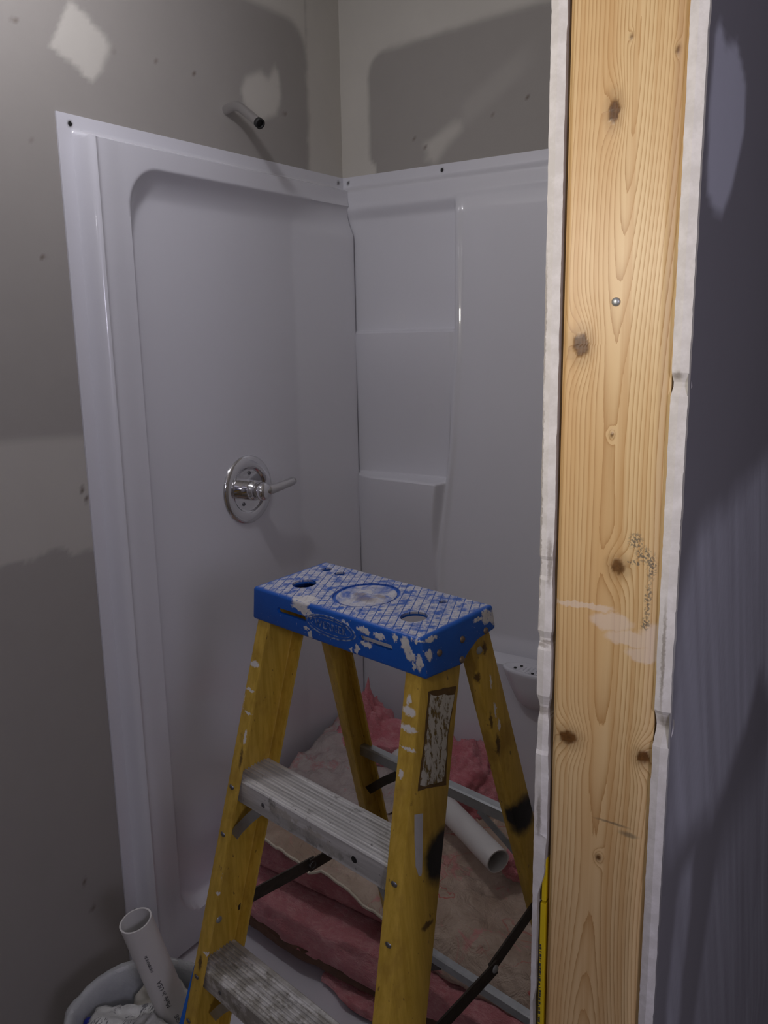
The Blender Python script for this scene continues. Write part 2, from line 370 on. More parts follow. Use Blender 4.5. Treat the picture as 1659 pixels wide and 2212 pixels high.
# outer face of the right sheet, a skim surface that carries the compound strokes
XO = XW1+T+.0008
SW = [(-1.380, 1.369), (-1.358, 1.412), (-1.335, 1.434), (-1.27, 1.443), (-1.204, 1.444), (-1.10, 1.458), (-1.0, 1.47), (-.6, 1.5), (-.6, 1.19), (-.80, 1.14), (-.907, 1.132), (-1.00, 1.19), (-1.048, 1.15), (-1.15, 1.12), (-1.199, 1.11), (-1.27, 1.13), (-1.351, 1.158), (-1.380, 1.18)]
SR = [(-1.368, 1.80), (-1.355, 1.81), (-1.335, 1.800), (-1.297, 1.812), (-1.263, 1.785), (-1.258, 1.75), (-1.272, 1.727), (-1.290, 1.70), (-1.315, 1.680), (-1.345, 1.682), (-1.365, 1.69), (-1.375, 1.75)]
def outer_marks(c):
    y, z = c.y, c.z; j = fbm((y*18, z*18, 2))*.008; st = fbm(((y+z*.35)*60, z*3, 9))
    m = .85*sstep(-.003, .008, poly_sd(y+j*.5, z+j*.5, SR))
    m = max(m, (.55+.25*st)*sstep(-.02, .03, poly_sd(y+j, z+j, SW)))
    m = max(m, (.42+.2*st)*sstep(.012, -.012, abs(y+1.30+.12*(1.1-z)+j)-.028)*sstep(1.13, 1.09, z))
    m = max(m, (.45+.2*st)*sstep(-.92, -.88, y+j*2)*sstep(1.45, 1.35, z)); m = max(m, (.34+.2*st)*sstep(-1.17, -1.13, y+.35*(1.1-z))*sstep(1.10, .98, z))
    return (max(0, min(1, m)), 0, 0)
ys = frange(YE+.0012, -.7, .006)+[-.3, 0]; zz = [ZF, .4]+frange(.6, 2.0, .006)+[ZC]
v, f = surf_slab(ys, zz, lambda y, z: (XO+.0012+.0006*fbm((z*60, 14.0, 0))*sstep(-1.36, -1.38, y), y, z), lambda y, z: (XO-.0004, y, z))
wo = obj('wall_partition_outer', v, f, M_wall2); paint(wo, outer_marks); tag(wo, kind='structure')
# yellow strip standing in the broken end of the left sheet
ysx0, ysx1 = XA+T-.0056, XA+T-.0004
t = obj('yellow_strip', *merge(boxvf((ysx0, YE+.003, ZF), (ysx1, YE+.017, 1.0785)), boxvf((ysx0+.001, YE+.003, 1.0815), (ysx1, YE+.017, 1.125))), M_yel); bevel(t, .0004)
tag(t, 'narrow yellow strip with black print showing in the broken drywall end left of the stud', 'strip')
vf = []
random.seed(3); z = .93
while z < 1.035:
    h = random.choice([.0008, .0015, .0022, .003]); x = ysx0+.0002+random.random()*.0006
    vf.append(boxvf((x, YE+.0026, z), (x+.0013+.0006*random.random(), YE+.0032, z+h))); z += h+random.choice([.0007, .0012, .0022])
pr = obj('black_print', *merge(*vf), M_ink, t); pr['label'] = 'black printing on the yellow strip'

# ------------------------------------------------------------------ shower surround
def rr_sd(u, v, u0, u1, v0, v1, r):
    cu, cv = (u0+u1)/2, (v0+v1)/2; du, dv = abs(u-cu)-(u1-u0)/2+r, abs(v-cv)-(v1-v0)/2+r
    return math.hypot(max(du, 0), max(dv, 0))+min(max(du, dv), 0)-r
def left_h(y, z):
    h = .0045
    fy, fz = sstep(-.895, -.880, y), sstep(2.000, 1.988, z)
    e = min(fy, fz); h += .035*e
    h += .006*math.exp(-((y+.872)/.006)**2)*fz - .003*sstep(-.85, -.80, y)*fz*fy
    sd = rr_sd(y, z, -.790, .20, .185, 1.950, .085)         # recess open towards the corner
    top = .055; wdt = .028+.050*sstep(1.78, 1.93, z)
    tt = min(1, max(0, -sd/wdt)); h -= .034*(1-(1-tt)**2.2)*sstep(0, -.006, sd)
    h += .052*min(1, max(0, (y+.235)/.20))**1.15*sstep(1.97, 1.86, z)
    h += .012*sstep(-.12, -.02, y)*sstep(1.97, 1.86, z)*0
    h += .004*math.exp(-((z-.15)/.05)**2)
    return h
YC = -.030
ys = frange(-.9265, -.85, .0035)+frange(-.846, -.70, .006)+frange(-.69, -.26, .014)+frange(-.25, YC, .006)
zs = frange(.102, .25, .008)+frange(.262, 1.78, .025)+frange(1.79, 2.029, .0045)
v, f = surf_slab(ys, zs, lambda y, z: (left_h(y, z), y+.025*sstep(-.10, YC, y)*sstep(1.988, 2.002, z), z), lambda y, z: (.0005, y+.025*sstep(-.10, YC, y)*sstep(1.988, 2.002, z), z))
pl = obj('shower_wall_panel', v, f, M_acr, smooth=True); sharp(pl, 45)
HL = [(-.897, 2.011), (-.904, .276), (-.025, 2.014)]
paint(pl, lambda c: (max([0]+[min(1, 1.8*(1-math.hypot(c.y-a, c.z-b)/.0075)) for a, b in HL]), 0, 0))
for a, b in HL[:2]:
    vv, ff = xf(lathevf([(0, .0012), (.0035, .001), (.0048, 0)], 20), align_z((1, 0, 0), (left_h(a, b)+.0003, a, b)))
    s = obj('screw_hole', vv, ff, M_black, pl); s['label'] = 'dark screw hole in the flange'
tag(pl, 'glossy white moulded shower panel with a recessed field on the left wall, carrying the valve', 'shower panel')

def niche_edge(z): return .378-.012*sstep(1.6, 1.35, z)-.045*sstep(1.40, .9, z)
def back_h(x, z):
    h = .0045+.024*sstep(2.004, 1.985, z)
    face = .004*sstep(1.955, 1.935, z)                      # small step below the band
    e = niche_edge(z)
    inn = sstep(e+.010, e-.010, x)*sstep(1.955, 1.905, z)  # inside the shelf niche
    lowz = [(1.950, 1.603), (1.603, 1.196), (1.196, .745)]
    tot = .034-.0295+.0
    base = .0285+.010*sstep(1.955, 1.90, z)
    out = base+face
    dep = 0
    if z > 1.603: k = (1.95-z)/.35; dep = .006*k
    elif z > 1.196: k = (1.603-z)/.407; dep = .034*(1-sstep(0, .95, k))+.004
    else: k = (1.196-z)/.45; dep = (.040+.03*sstep(.05, .4, x))*(1-.75*sstep(0, .9, k))
    def ledge(zc, th): return sstep(zc+th, zc-.001, z)
    # smooth tops: just above a shelf level the wall is deep
    if z >= 1.603: dep = .004+(.034)*ledge(1.603, .010)
    elif 1.196 <= z < 1.603: dep = max(dep, .004+(.036+.03*sstep(.05, .4, x))*ledge(1.196, .012))
    dep = dep*sstep(.015, .12, x)+.012*(1-sstep(.015, .12, x))
    inh = .010+dep
    h2 = h*(1-sstep(1.99, 1.95, z))+out*sstep(1.99, 1.95, z)
    h2 = h2*(1-inn)+inh*inn
    h2 += .0056*math.exp(-((x-e-.016)/.0100)**2)*sstep(1.95, 1.90, z)*sstep(.75, .85, z)  # raised bead added beside the niche edge to catch a glint
    # lower ledge that carries the soap dish
    led = sstep(.748, .738, z)*sstep(.30, .37, x)
    h2 += (.062)*led
    h2 += .014*sstep(.80, .745, z)*(1-led)*sstep(.30, .37, x)
    # outer corner far side
    h2 += .03*sstep(1.05, 1.19, x)*sstep(1.97, 1.86, z)
    return h2
XC = .020
xs = frange(XC, .06, .005)+frange(.07, .30, .012)+frange(.306, .42, .0025)+frange(.43, 1.216, .025)
zs = frange(.102, .68, .03)+frange(.69, .80, .004)+frange(.82, 1.17, .02)+frange(1.174, 1.222, .0025)+frange(1.24, 1.57, .02)+frange(1.578, 1.622, .0025)+frange(1.64, 1.88, .02)+frange(1.884, 2.029, .004)
v, f = surf_slab(xs, zs, lambda x, z: (x-.022*sstep(.09, XC, x)*sstep(1.988, 2.002, z), -back_h(x, z), z), lambda x, z: (x-.022*sstep(.09, XC, x)*sstep(1.988, 2.002, z), -.0005, z))
pb = obj('shower_wall_panel', v, f, M_acr, smooth=True); sharp(pb, 45)
HB = [(.325, 2.014), (.022, 2.014)]
paint(pb, lambda c: (max([0]+[min(1, 1.8*(1-math.hypot(c.x-a, c.z-b)/.0065)) for a, b in HB]), 0, 0))
vv, ff = xf(lathevf([(0, .0012), (.0032, .001), (.0042, 0)], 20), align_z((0, -1, 0), (.325, -back_h(.325, 2.014)-.0003, 2.014)))
s = obj('screw_hole', vv, ff, M_black, pb); s['label'] = 'dark screw hole in the flange'
tag(pb, 'glossy white moulded shower panel with two corner shelves and a soap ledge on the back wall', 'shower panel')
# soap dish moulded onto the ledge
def soapdish():
    V, Fc = [], []; prof = [(0, .0), (.25, .0005), (.5, .001), (.72, .001), (.80, .0045), (.92, .006), (1.0, .004), (1.02, -.002), (.97, -.010), (.80, -.045), (.55, -.085), (.30, -.10)]
    seg = 48; rows = []
    for r, z in prof:
        rows.append(len(V))
        for k in range(seg):
            th = 2*math.pi*k/seg; V.append((.665+r*.090*math.cos(th), -.118+r*.040*math.sin(th), .742+z))
    for a, b in zip(rows, rows[1:]):
        for k in range(seg): Fc.append((a+k, a+(k+1) % seg, b+(k+1) % seg, b+k))
    Fc.append(tuple(rows[-1]+k for k in range(seg)))
    return V, Fc
sd_ = obj('soap_dish', *soapdish(), M_acp, pb, True); sd_['label'] = 'oval moulded soap dish with drain holes'
vf = []
for (dx, dy) in [(-.045, .012), (-.055, -.006), (.0, -.02)]:
    vf.append(xf(lathevf([(0, .0016), (.0035, .0014), (.0042, 0)], 14), Matrix.Translation((.665+dx, -.118+dy, .7445))))
dh = obj('drain_hole', *merge(*vf), M_black, sd_)
vf = []
for i in range(-4, 6):
    for j in range(-2, 3):
        if (i/5)**2+(j/3)**2 < .8: vf.append(xf(lathevf([(0, .0012), (.0018, .0009), (.0026, 0)], 8), Matrix.Translation((.665+i*.0105, -.118+j*.0095, .7432))))
obj('grip_bumps', *merge(*vf), M_acp, sd_, True)

# shower pan
def pan():
    x0, x1, y0, y1 = .004, 1.214, -.932, -.004
    V, Fc = [], []
    def fn(x, y):
        d = min(x-x0, x1-x, y1-y); dfr = y-y0
        z = .068+.030*sstep(.055, .012, d)+.045*sstep(.12, .085, dfr)
        z -= .006*sstep(.5, .0, math.hypot(x-.6, y+.45))
        if d < .004 or dfr < .003: z = min(z, .095)
        return (x, y, z)
    xs = frange(x0, .08, .006)+frange(.1, 1.13, .03)+frange(1.14, x1, .006); ys = frange(y0, -.79, .006)+frange(-.77, -.08, .03)+frange(-.07, y1, .006)
    return surf_slab(xs, ys, fn, lambda x, y: (x, y, ZF+.0005))
pan_o = obj('shower_pan', *pan(), M_acp, smooth=True); sharp(pan_o, 50)
tag(pan_o, 'white shower base with a raised threshold on the floor below the wall panels', 'shower base')
seam = obj('caulk_seam', *merge(boxvf((.006, -.90, .0985), (.0335, -.06, .1015))), simple('seam_dark', (.12, .12, .13), .7), pan_o)  # plain dark strip along the joint
seam['label'] = 'dark joint line between base and left panel'

# shower arm
pts = [(-.02, -.456, 2.119), (.0, -.456, 2.121), (.018, -.457, 2.124), (.034, -.4585, 2.124), (.050, -.461, 2.119), (.066, -.465, 2.109), (.085, -.470, 2.097), (.108, -.477, 2.082), (.128, -.4825, 2.069)]
pts = [Vector(p) for p in pts]; sm = []
for i in range(len(pts)-1):
    p0, p1, p2, p3 = pts[max(i-1, 0)], pts[i], pts[i+1], pts[min(i+2, len(pts)-1)]
    for k in range(5):
        t_ = k/5; sm.append(.5*((2*p1)+(p2-p0)*t_+(2*p0-5*p1+4*p2-p3)*t_*t_+(3*p1-p0-3*p2+p3)*t_**3))
sm.append(pts[-1])
arm = obj('shower_pipe', *tubevf(sm, .0108, 24, inner=.0085), M_chrome_soft, smooth=True); sharp(arm, 50)
tag(arm, 'bent metal shower pipe without a head, sticking out of the left wall above the panel', 'shower pipe')
d_ = (pts[-1]-pts[-2]).normalized()
tip = obj('threaded_tip', *tubevf([pts[-1]-d_*.006, pts[-1]+d_*.004], .0115, 24, inner=.0080), M_black, arm, True); tip['label'] = 'dark open threaded end'
obj('pipe_bore', *tubevf([pts[-1]-d_*.004, pts[-1]-d_*.001], .0088, 20), M_black, arm)

# valve with escutcheon, hub and lever
VC = Vector((left_h(-.447, 1.213)-.001, -.447, 1.213))
root = bpy.data.objects.new('shower_valve', None); root.location = VC; C.objects.link(root); root.empty_display_size = .05
tag(root, 'round chrome shower valve with a lever handle on the white left panel', 'shower valve')
RX = Matrix.Rotation(math.pi/2, 4, 'Y')
v, f = xf(lathevf([(.089, 0), (.0885, .004), (.084, .0075), (.074, .0090), (.062, .0092), (.0585, .0078), (.056, .0038), (.052, .0030), (.030, .0035), (.0, .0035)], 72), RX)
obj('escutcheon', v, f, M_chrome, root, True)
v, f = xf(lathevf([(.027, .003), (.0265, .020), (.0255, .030), (.0215, .032), (.0215, .040), (.0235, .042), (.0235, .058), (.021, .064), (.012, .068), (0, .069)], 48), RX)
obj('hub', v, f, M_chrome, root, True)
lv = [Vector((.052, .0, .0)), Vector((.058, .022, .002)), Vector((.062, .048, .005)), Vector((.065, .075, .009)), Vector((.066, .100, .012)), Vector((.066, .108, .0128))]
V_, F_ = tubevf(lv, [.0165, .0135, .0120, .0112, .0108, .0085], 28)
obj('lever', V_, F_, M_chrome_soft, root, True)
for dy, dz in ((-.020, -.0345), (.006, .043)):
    v, f = xf(lathevf([(0, .0012), (.002, .001), (.0042, .0022), (.0052, 0)], 20), Matrix.Translation((.0035, dy, dz)) @ RX)
    obj('screw', v, f, M_nickel, root, True)

# ------------------------------------------------------------------ stepladder
MR = Matrix(((.984, .1777, -.0076), (-.1779, .9821, -.0623), (-.0036, .0627, .998)))
OL = Vector((.7889, -1.127, 1.215)); H = 1.165
lad = bpy.data.objects.new('stepladder', None); C.objects.link(lad)
q4 = MR.to_4x4(); q4.translation = OL-MR @ Vector((0, 0, H)); lad.matrix_world = Matrix.Translation(q4.translation) @ MR.to_quaternion().to_matrix().to_4x4()
tag(lad, 'yellow fibreglass stepladder with a paint-spattered blue top, standing open in front of the shower', 'ladder')
TF, TR, FL, RFL, UO, RUO, VF, VR, FD, FW, RD = .299, .2171, .0698, .0663, .1692, .1652, .0175, .1438, .0825, .0279, .0467
def up_(v): return [(p[0], p[1], p[2]+H) for p in v]
def L(c): return (c[0], c[1], c[2]+H)
def fib_mat():
    n = NT('yellow_fibreglass'); geo = n.n('ShaderNodeNewGeometry')
    st = n.noise(1, 4, .6, vec=n.scale(n.obj, (120, 120, 8))); big = n.noise(11, 4, .6)
    col = n.mix(n.ramp(st, .3, .7), (.50, .315, .035), (.64, .415, .065))
    col = n.mix(n.ramp(big, .48, .74, 0, .6), col, (.27, .145, .02))
    spk = n.ramp(n.noise(1, 2, .5, vec=n.scale(n.obj, (150, 150, 60))), .70, .74)
    col = n.mix(n.math('MULTIPLY', spk, .7), col, (.08, .045, .02))
    chips = n.blobs([(L(c), r) for c, r in [((.1693, .138, -.062), (.01, .004, .010)), ((.1768, .139, -.172), (.01, .003, .012)), ((.1799, .150, -.215), (.01, .004, .016)), ((.172, .120, -.10), (.01, .003, .008)), ((.1775, .128, -.19), (.01, .003, .010)),
        ((.1967, -.038, -.394), (.01, .012, .005)), ((-.172, -.033, -.24), (.008, .02, .012)), ((-.166, -.05, -.27), (.004, .02, .02)), ((-.196, -.165, -.60), (.005, .01, .012)), ((.187, -.042, -.21), (.004, .004, .004))]], .0028, 150, .4)
    col = n.mix(n.math('MULTIPLY', chips, .85), col, (.05, .02, .01))
    wht = n.blobs([(L(c), r) for c, r in [((-.1648, -.0188, -.1214), (.011, .009, .0045)), ((-.1673, -.031, -.1612), (.011, .009, .0025)), ((-.165, -.041, -.196), (.009, .009, .0018)), ((-.170, -.127, -.483), (.012, .009, .002)), ((-.1700, -.118, -.455), (.002, .009, .015)), ((-.178, -.1564, -.5816), (.013, .009, .0022)), ((-.163, -.0523, -.2333), (.003, .009, .012)),
        ((.1605, -.0138, -.1000), (.012, .007, .006)), ((.163, -.0188, -.1213), (.014, .007, .0045)), ((.157, -.012, -.085), (.004, .007, .008)), ((.1666, -.0263, -.1464), (.013, .007, .0020)), ((.1625, -.037, -.180), (.004, .007, .006)), ((.187, -.0387, -.1878), (.004, .005, .004)), ((.163, .0, -.05), (.003, .004, .003)),
        ((.176, .106, -.135), (.008, .004, .035)), ((.179, .112, -.185), (.008, .004, .022)), ((.178, .150, -.160), (.006, .003, .012)), ((.180, .156, -.185), (.006, .003, .010)), ((.172, .105, -.085), (.004, .003, .006)), ((.1705, .146, -.115), (.006, .002, .012)), ((.21, -.12, -.53), (.006, .003, .006)), ((.214, -.15, -.60), (.006, .004, .012)), ((-.1785, -.03, -.19), (.002, .01, .02))]], .0026, 190, .22)
    col = n.mix(n.math('MULTIPLY', wht, .92), col, (.70, .68, .68))
    blk = n.blobs([(L(c), r) for c, r in [((.1915, -.007, -.312), (.02, .024, .034)), ((.190, .008, -.298), (.02, .022, .024)), ((.19, .196, -.352), (.02, .030, .030)), ((.187, .175, -.345), (.02, .015, .022))]], .004, 60, .35)
    sep = n.sep(n.obj); outer = n.ramp(sep[0], .17, .176)
    col = n.mix(n.math('MULTIPLY', blk, outer), col, (.006, .006, .006))
    n.set(color=col, rough=n.ramp(big, .3, .8, .34, .6), spec=.5); n.bump(st, .25, .0006); return n.m
M_fib = fib_mat()
def channel(side, u_of, v_of, depth, flw, th, z0, z1, rear=False):
    """C-channel: web outside, flanges pointing inwards; v_of gives the v of its outer (front or rear) face"""
    V, Fc = [], []; rows = []
    N = 14
    for i in range(N+1):
        z = z0+(z1-z0)*i/N; u = u_of(z); v0 = v_of(z); s = -1 if rear else 1; a = v0; b = v0+s*depth; r = .0035
        prof = [(0+flw, a), (r, a), (r*.3, a+s*r*.3), (0, a+s*r), (0, b-s*r), (r*.3, b-s*r*.3), (r, b), (flw, b), (flw, b-s*th), (th+.001, b-s*th), (th, b-s*(th+.001)), (th, a+s*(th+.001)), (th+.001, a+s*th), (flw, a+s*th)]
        rows.append(len(V)); V += [(side*(u-p[0]), p[1], z) for p in prof]
    m = 14
    for p, q in zip(rows, rows[1:]):
        for k in range(m): Fc.append((p+k, p+(k+1) % m, q+(k+1) % m, q+k))
    Fc += [tuple(range(m)), tuple(rows[-1]+k for k in reversed(range(m)))]
    return up_(V), Fc
uf = lambda z: UO-FL*z; vf_ = lambda z: VF+TF*z
ur = lambda z: RUO-RFL*z; vr_ = lambda z: VR-TR*z
for side in (-1, 1):
    r1 = obj('front_rail', *channel(side, uf, vf_, FD, FW, .0042, -.026, -1.145), M_fib, lad); sharp(r1, 40)
    r2 = obj('rear_rail', *channel(side, lambda z: ur(z), vr_, RD, .0215, .0040, -.030, -1.140, True), M_fib, lad); sharp(r2, 40)
    z = -1.145
    pad = obj('foot', *merge(boxvf((side*uf(z)-.004 if side > 0 else side*uf(z)-.004, vf_(z)-.006, H-1.165), (side*uf(z)+.004, vf_(z)+FD+.006, H-1.10)), boxvf((min(side*uf(z), side*(uf(z)-.03)), vf_(z)-.006, H-1.165), (max(side*uf(z), side*(uf(z)-.03)), vf_(z)+FD+.006, H-1.150))), M_black, lad)
    pad['label'] = 'black rubber foot'
    z = -1.140
    pad = obj('foot', *merge(boxvf((min(side*(ur(z)+.004), side*(ur(z)-.024)), vr_(z)-RD-.004, H-1.160), (max(side*(ur(z)+.004), side*(ur(z)-.024)), vr_(z)+.004, H-1.118))), M_black, lad); pad['label'] = 'black rubber foot'
    # rivets on the front flange and web
    for zz_, name in ((-.316, 'rivet'), (-.392, 'rivet'), (-.626, 'rivet'), (-.700, 'rivet')):
        c = (side*(uf(zz_)-.013), vf_(zz_)-.0002, zz_+H)
        v, f = xf(lathevf([(0, .0024), (.003, .0020), (.005, .0008), (.0054, -.001)], 16), align_z((0, -1, -.29), c))
        obj('rivet', v, f, M_nickel, lad, True)
    c = (side*(uf(-.554)-.0042), -.114, H-.554)
    v, f = xf(lathevf([(0, .002), (.004, .0016), (.006, 0)], 18), align_z((-side, 0, 0), c)); obj('rivet', v, f, M_steel, lad, True)

# treads
def step_mat():
    n = NT('ribbed_aluminium'); st = n.noise(1, 4, .6, vec=n.scale(n.obj, (10, 160, 160))); big = n.noise(26, 5, .65)
    col = n.mix(n.ramp(st, .3, .7), (.60, .59, .57), (.80, .79, .77)); geo = n.n('ShaderNodeNewGeometry')
    col = n.mix(n.ramp(big, .56, .66, 0, .8), col, (.20, .19, .165))
    pl_ = n.blobs([(L(c), r) for c, r in [((-.02, -.0700, -.325), (.075, .02, .011)), ((-.065, -.07, -.32), (.03, .02, .008)), ((.03, -.07, -.334), (.03, .02, .008))]], .005, 90, .3)
    pk = n.ramp(n.noise(70, 4, .7), .42, .56)
    col = n.mix(n.math('MULTIPLY', n.math('MULTIPLY', pl_, pk), .85), col, (.55, .52, .46))
    spot = n.ramp(n.noise(130, 2, .5), .69, .73); col = n.mix(n.math('MULTIPLY', spot, .7), col, (.09, .08, .07))
    low = n.ramp(n.sep(n.obj)[2], H-.60, H-.55, 1, 0); dirt = n.ramp(n.noise(34, 5, .7), .40, .58)
    col = n.mix(n.math('MULTIPLY', n.math('MULTIPLY', low, dirt), .75), col, (.24, .22, .17))
    rib = n.ramp(n.noise(1, 2, .5, vec=n.scale(n.obj, (2.5, 105, 40))), .42, .60, 0, .5); col = n.mix(rib, col, (.34, .33, .31))
    n.set(color=col, rough=.42, metal=.25); n.bump(n.noise(120, 4), .25, .001); return n.m
M_step = step_mat()
def tread(s):
    z = -s; v0 = vf_(z)+.005; v1 = v0+.0735; hw = uf(z)-.0046
    prof = [(v0, z-.0417), (v0, z-.002), (v0+.0015, z-.0003)]
    k = v0+.004
    while k < v1-.008:
        prof += [(k, z-.0003), (k+.0008, z+.0018), (k+.0026, z+.0018), (k+.0034, z-.0012), (k+.0052, z-.0012)]; k += .0064
    prof += [(v1-.002, z-.0003), (v1, z-.002), (v1, z-.032), (v1-.003, z-.032), (v1-.003, z-.004), (v0+.003, z-.004), (v0+.003, z-.0417)]
    V = []; m = len(prof)
    for u in (-hw, hw): V += [(u, a, b) for a, b in prof]
    Fc = [(k, (k+1) % m, m+(k+1) % m, m+k) for k in range(m)]
    Fc += [tuple(range(m)), tuple(m+k for k in reversed(range(m)))]
    return up_(V), Fc
for i, s in enumerate((.3031, .6112, .918)):
    t = obj('step', *tread(s), M_step, lad)
    t['label'] = ('ribbed grey metal step', 'dirty ribbed grey metal step', 'ribbed grey metal step')[i]
    fv = vf_(-s)+.005
    hx = .0927 if i == 0 else .10
    v, f = xf(lathevf([(0, .0006), (.0052, .0005), (.0054, 0)], 20), align_z((0, -1, 0), (hx, fv-.0001, H-s-.0213)))
    obj('bolt_hole', v, f, M_black, t)
    v, f = xf(lathevf([(0, .0012), (.003, .001), (.0042, 0)], 18), align_z((0, -1, 0), (-.111 if i == 0 else -.15, fv, H-s-.022)))
    obj('rivet', v, f, M_nickel, t)
# knee braces below the first step
def strap(path, wd, th, nrm):
    path = [Vector(p) for p in path]; nrm = Vector(nrm).normalized(); V, Fc = [], []
    for i, p in enumerate(path):
        t_ = (path[min(i+1, len(path)-1)]-path[max(i-1, 0)]).normalized(); b = t_.cross(nrm).normalized()
        V += [p+b*wd/2+nrm*th/2, p-b*wd/2+nrm*th/2, p-b*wd/2-nrm*th/2, p+b*wd/2-nrm*th/2]
    for i in range(len(path)-1):
        for k in range(4): Fc.append((4*i+k, 4*i+(k+1) % 4, 4*i+4+(k+1) % 4, 4*i+4+k))
    Fc += [(3, 2, 1, 0), tuple(4*len(path)-4+k for k in range(4))]
    return up_(V), Fc
for side in (-1, 1):
    v, f = strap([(side*.190, -.075, -.410), (side*.182, -.072, -.398), (side*.155, -.066, -.368), (side*.128, -.060, -.342)], .016, .0022, (0, 1, .25))
    obj('knee_brace', v, f, M_steel, lad)
    v, f = strap([(side*.20, -.150, -.72), (side*.17, -.150, -.685), (side*.14, -.150, -.655)], .016, .0022, (0, 1, .25)); obj('knee_brace', v, f, M_steel, lad)
# spreaders: two links each with a joint
for side in (-1, 1):
    zsp = -.555
    if side < 0: A, Mi, Bp = (-.205, -.075, -.548), (-.200, .090, -.560), (-.196, .232, -.566)
    else: A, Mi, Bp = (.204, -.075, -.566), (.204, .100, -.552), (.196, .232, -.520)
    sp = obj('spreader', *merge(strap([A, Mi], .024, .003, (1, 0, 0)), strap([(Mi[0]-side*.0032, Mi[1]-.012, Mi[2]), (Bp[0]-side*.0032, Bp[1], Bp[2])], .023, .003, (1, 0, 0))), M_grime, lad)
    sp['label'] = 'dark paint-crusted metal spreader bar'
    v, f = xf(lathevf([(0, .003), (.004, .0026), (.0065, 0), (.0065, -.008)], 18), align_z((side, 0, 0), (Mi[0]+side*.002, Mi[1]-.006, H+Mi[2]))); obj('joint_rivet', v, f, M_steel, sp, True)
# rear bars and their braces
for s, zb in ((0, -.388), (1, -.895)):
    hw = ur(zb)-.004; vb = vr_(zb)-.012
    prof = [(vb-.006, zb-.006), (vb-.006, zb+.012), (vb-.003, zb+.014), (vb+.010, zb+.014), (vb+.010, zb+.011), (vb-.003, zb+.011), (vb-.003, zb-.006)]
    m = len(prof); V = [(u, a, b) for u in (-hw, hw) for a, b in prof]
    Fc = [(k, (k+1) % m, m+(k+1) % m, m+k) for k in range(m)]+[tuple(range(m)), tuple(m+k for k in reversed(range(m)))]
    b = obj('rear_bar', up_(V), Fc, M_steel, lad); b['label'] = 'grey metal horizontal bar between the rear rails'
    for side in (-1, 1):
        v, f = strap([(side*(hw-.002), vr_(zb)-.006, zb-.085), (side*(hw-.05), vr_(zb)-.010, zb-.045), (side*(hw-.10), vr_(zb)-.014, zb-.008)], .016, .002, (0, 1, .2))
        obj('rear_brace', v, f, M_grime if side < 0 else M_steel, lad)

V = []
for z, w_ in ((-.615, 0.0004), (-.72, .011), (-.90, .019), (-1.06, .021)):
    u0 = uf(z)+.0006; v0 = vf_(z)+.002
    V += [(-u0, v0, z), (-u0-w_, v0, z), (-u0-w_, v0+.003, z), (-u0, v0+.003, z)]
Fc = [(4*i+k, 4*i+(k+1) % 4, 4*i+4+(k+1) % 4, 4*i+4+k) for i in range(3) for k in range(4)]+[(3, 2, 1, 0), (12, 13, 14, 15)]
o = obj('edge_strip', up_(V), Fc, simple('bright_blue_plastic', (.01, .14, .62), .4), lad); o['label'] = 'bright blue strip along the lower outer edge of the left rail'
# label remnants on the right rail web
def webquad(pts, th=.0006):
    V = []
    for (a, z) in pts: V.append((uf(z)+.0001, a, z))
    for (a, z) in pts: V.append((uf(z)+th, a, z))
    m = len(pts); Fc = [tuple(range(m)), tuple(m+k for k in reversed(range(m)))]+[(k, (k+1) % m, m+(k+1) % m, m+k) for k in range(m)]
    return up_(V), Fc
n = NT('worn_label'); gl = n.ramp(n.noise(1, 5, .7, vec=n.scale(n.obj, (160, 160, 70))), .50, .60)
n.set(color=n.mix(gl, (.60, .57, .50), n.mix(n.noise(200), (.10, .07, .03), (.30, .19, .04))), rough=.6); n.bump(gl, .6, -.001); M_lab = n.m
n = NT('label_residue'); n.set(color=n.mix(n.noise(90), (.06, .035, .015), (.20, .11, .03)), rough=.8); M_res = n.m
def ragged(pts, amp, per=7):
    out = []; m = len(pts)
    for i in range(m):
        a, b = Vector(pts[i]), Vector(pts[(i+1) % m])
        for k in range(per):
            p = a.lerp(b, k/per); out.append((p.x+amp*fbm((p.x*300, p.y*300, 1)), p.y+amp*fbm((p.x*300, p.y*300, 8))))
    return out
rs = obj('label_residue', *webquad(ragged([(.0105, -.0765), (.066, -.090), (.040, -.150), (.026, -.217), (-.029, -.200), (-.008, -.14)], .0016), .0004), M_res, lad); rs['label'] = 'brown glue outline around the torn label'
lb = obj('torn_label', *webquad(ragged([(.014, -.083), (.060, -.100), (.038, -.150), (.0225, -.211), (-.0245, -.196), (-.004, -.14)], .003), .0008), M_lab, lad); lb['label'] = 'torn scuffed white label'
v, f = webquad([(-.0394, -.2291), (-.0239, -.235), (-.0300, -.275), (-.0375, -.314), (-.0400, -.3185), (-.0440, -.316), (-.0478, -.300), (-.0440, -.26)], .0007)
ws = obj('pale_strip', v, f, simple('pale_tape', (.50, .49, .50), .5, var=.15, vs=60), lad); ws['label'] = 'narrow pale strip stuck on the rail'

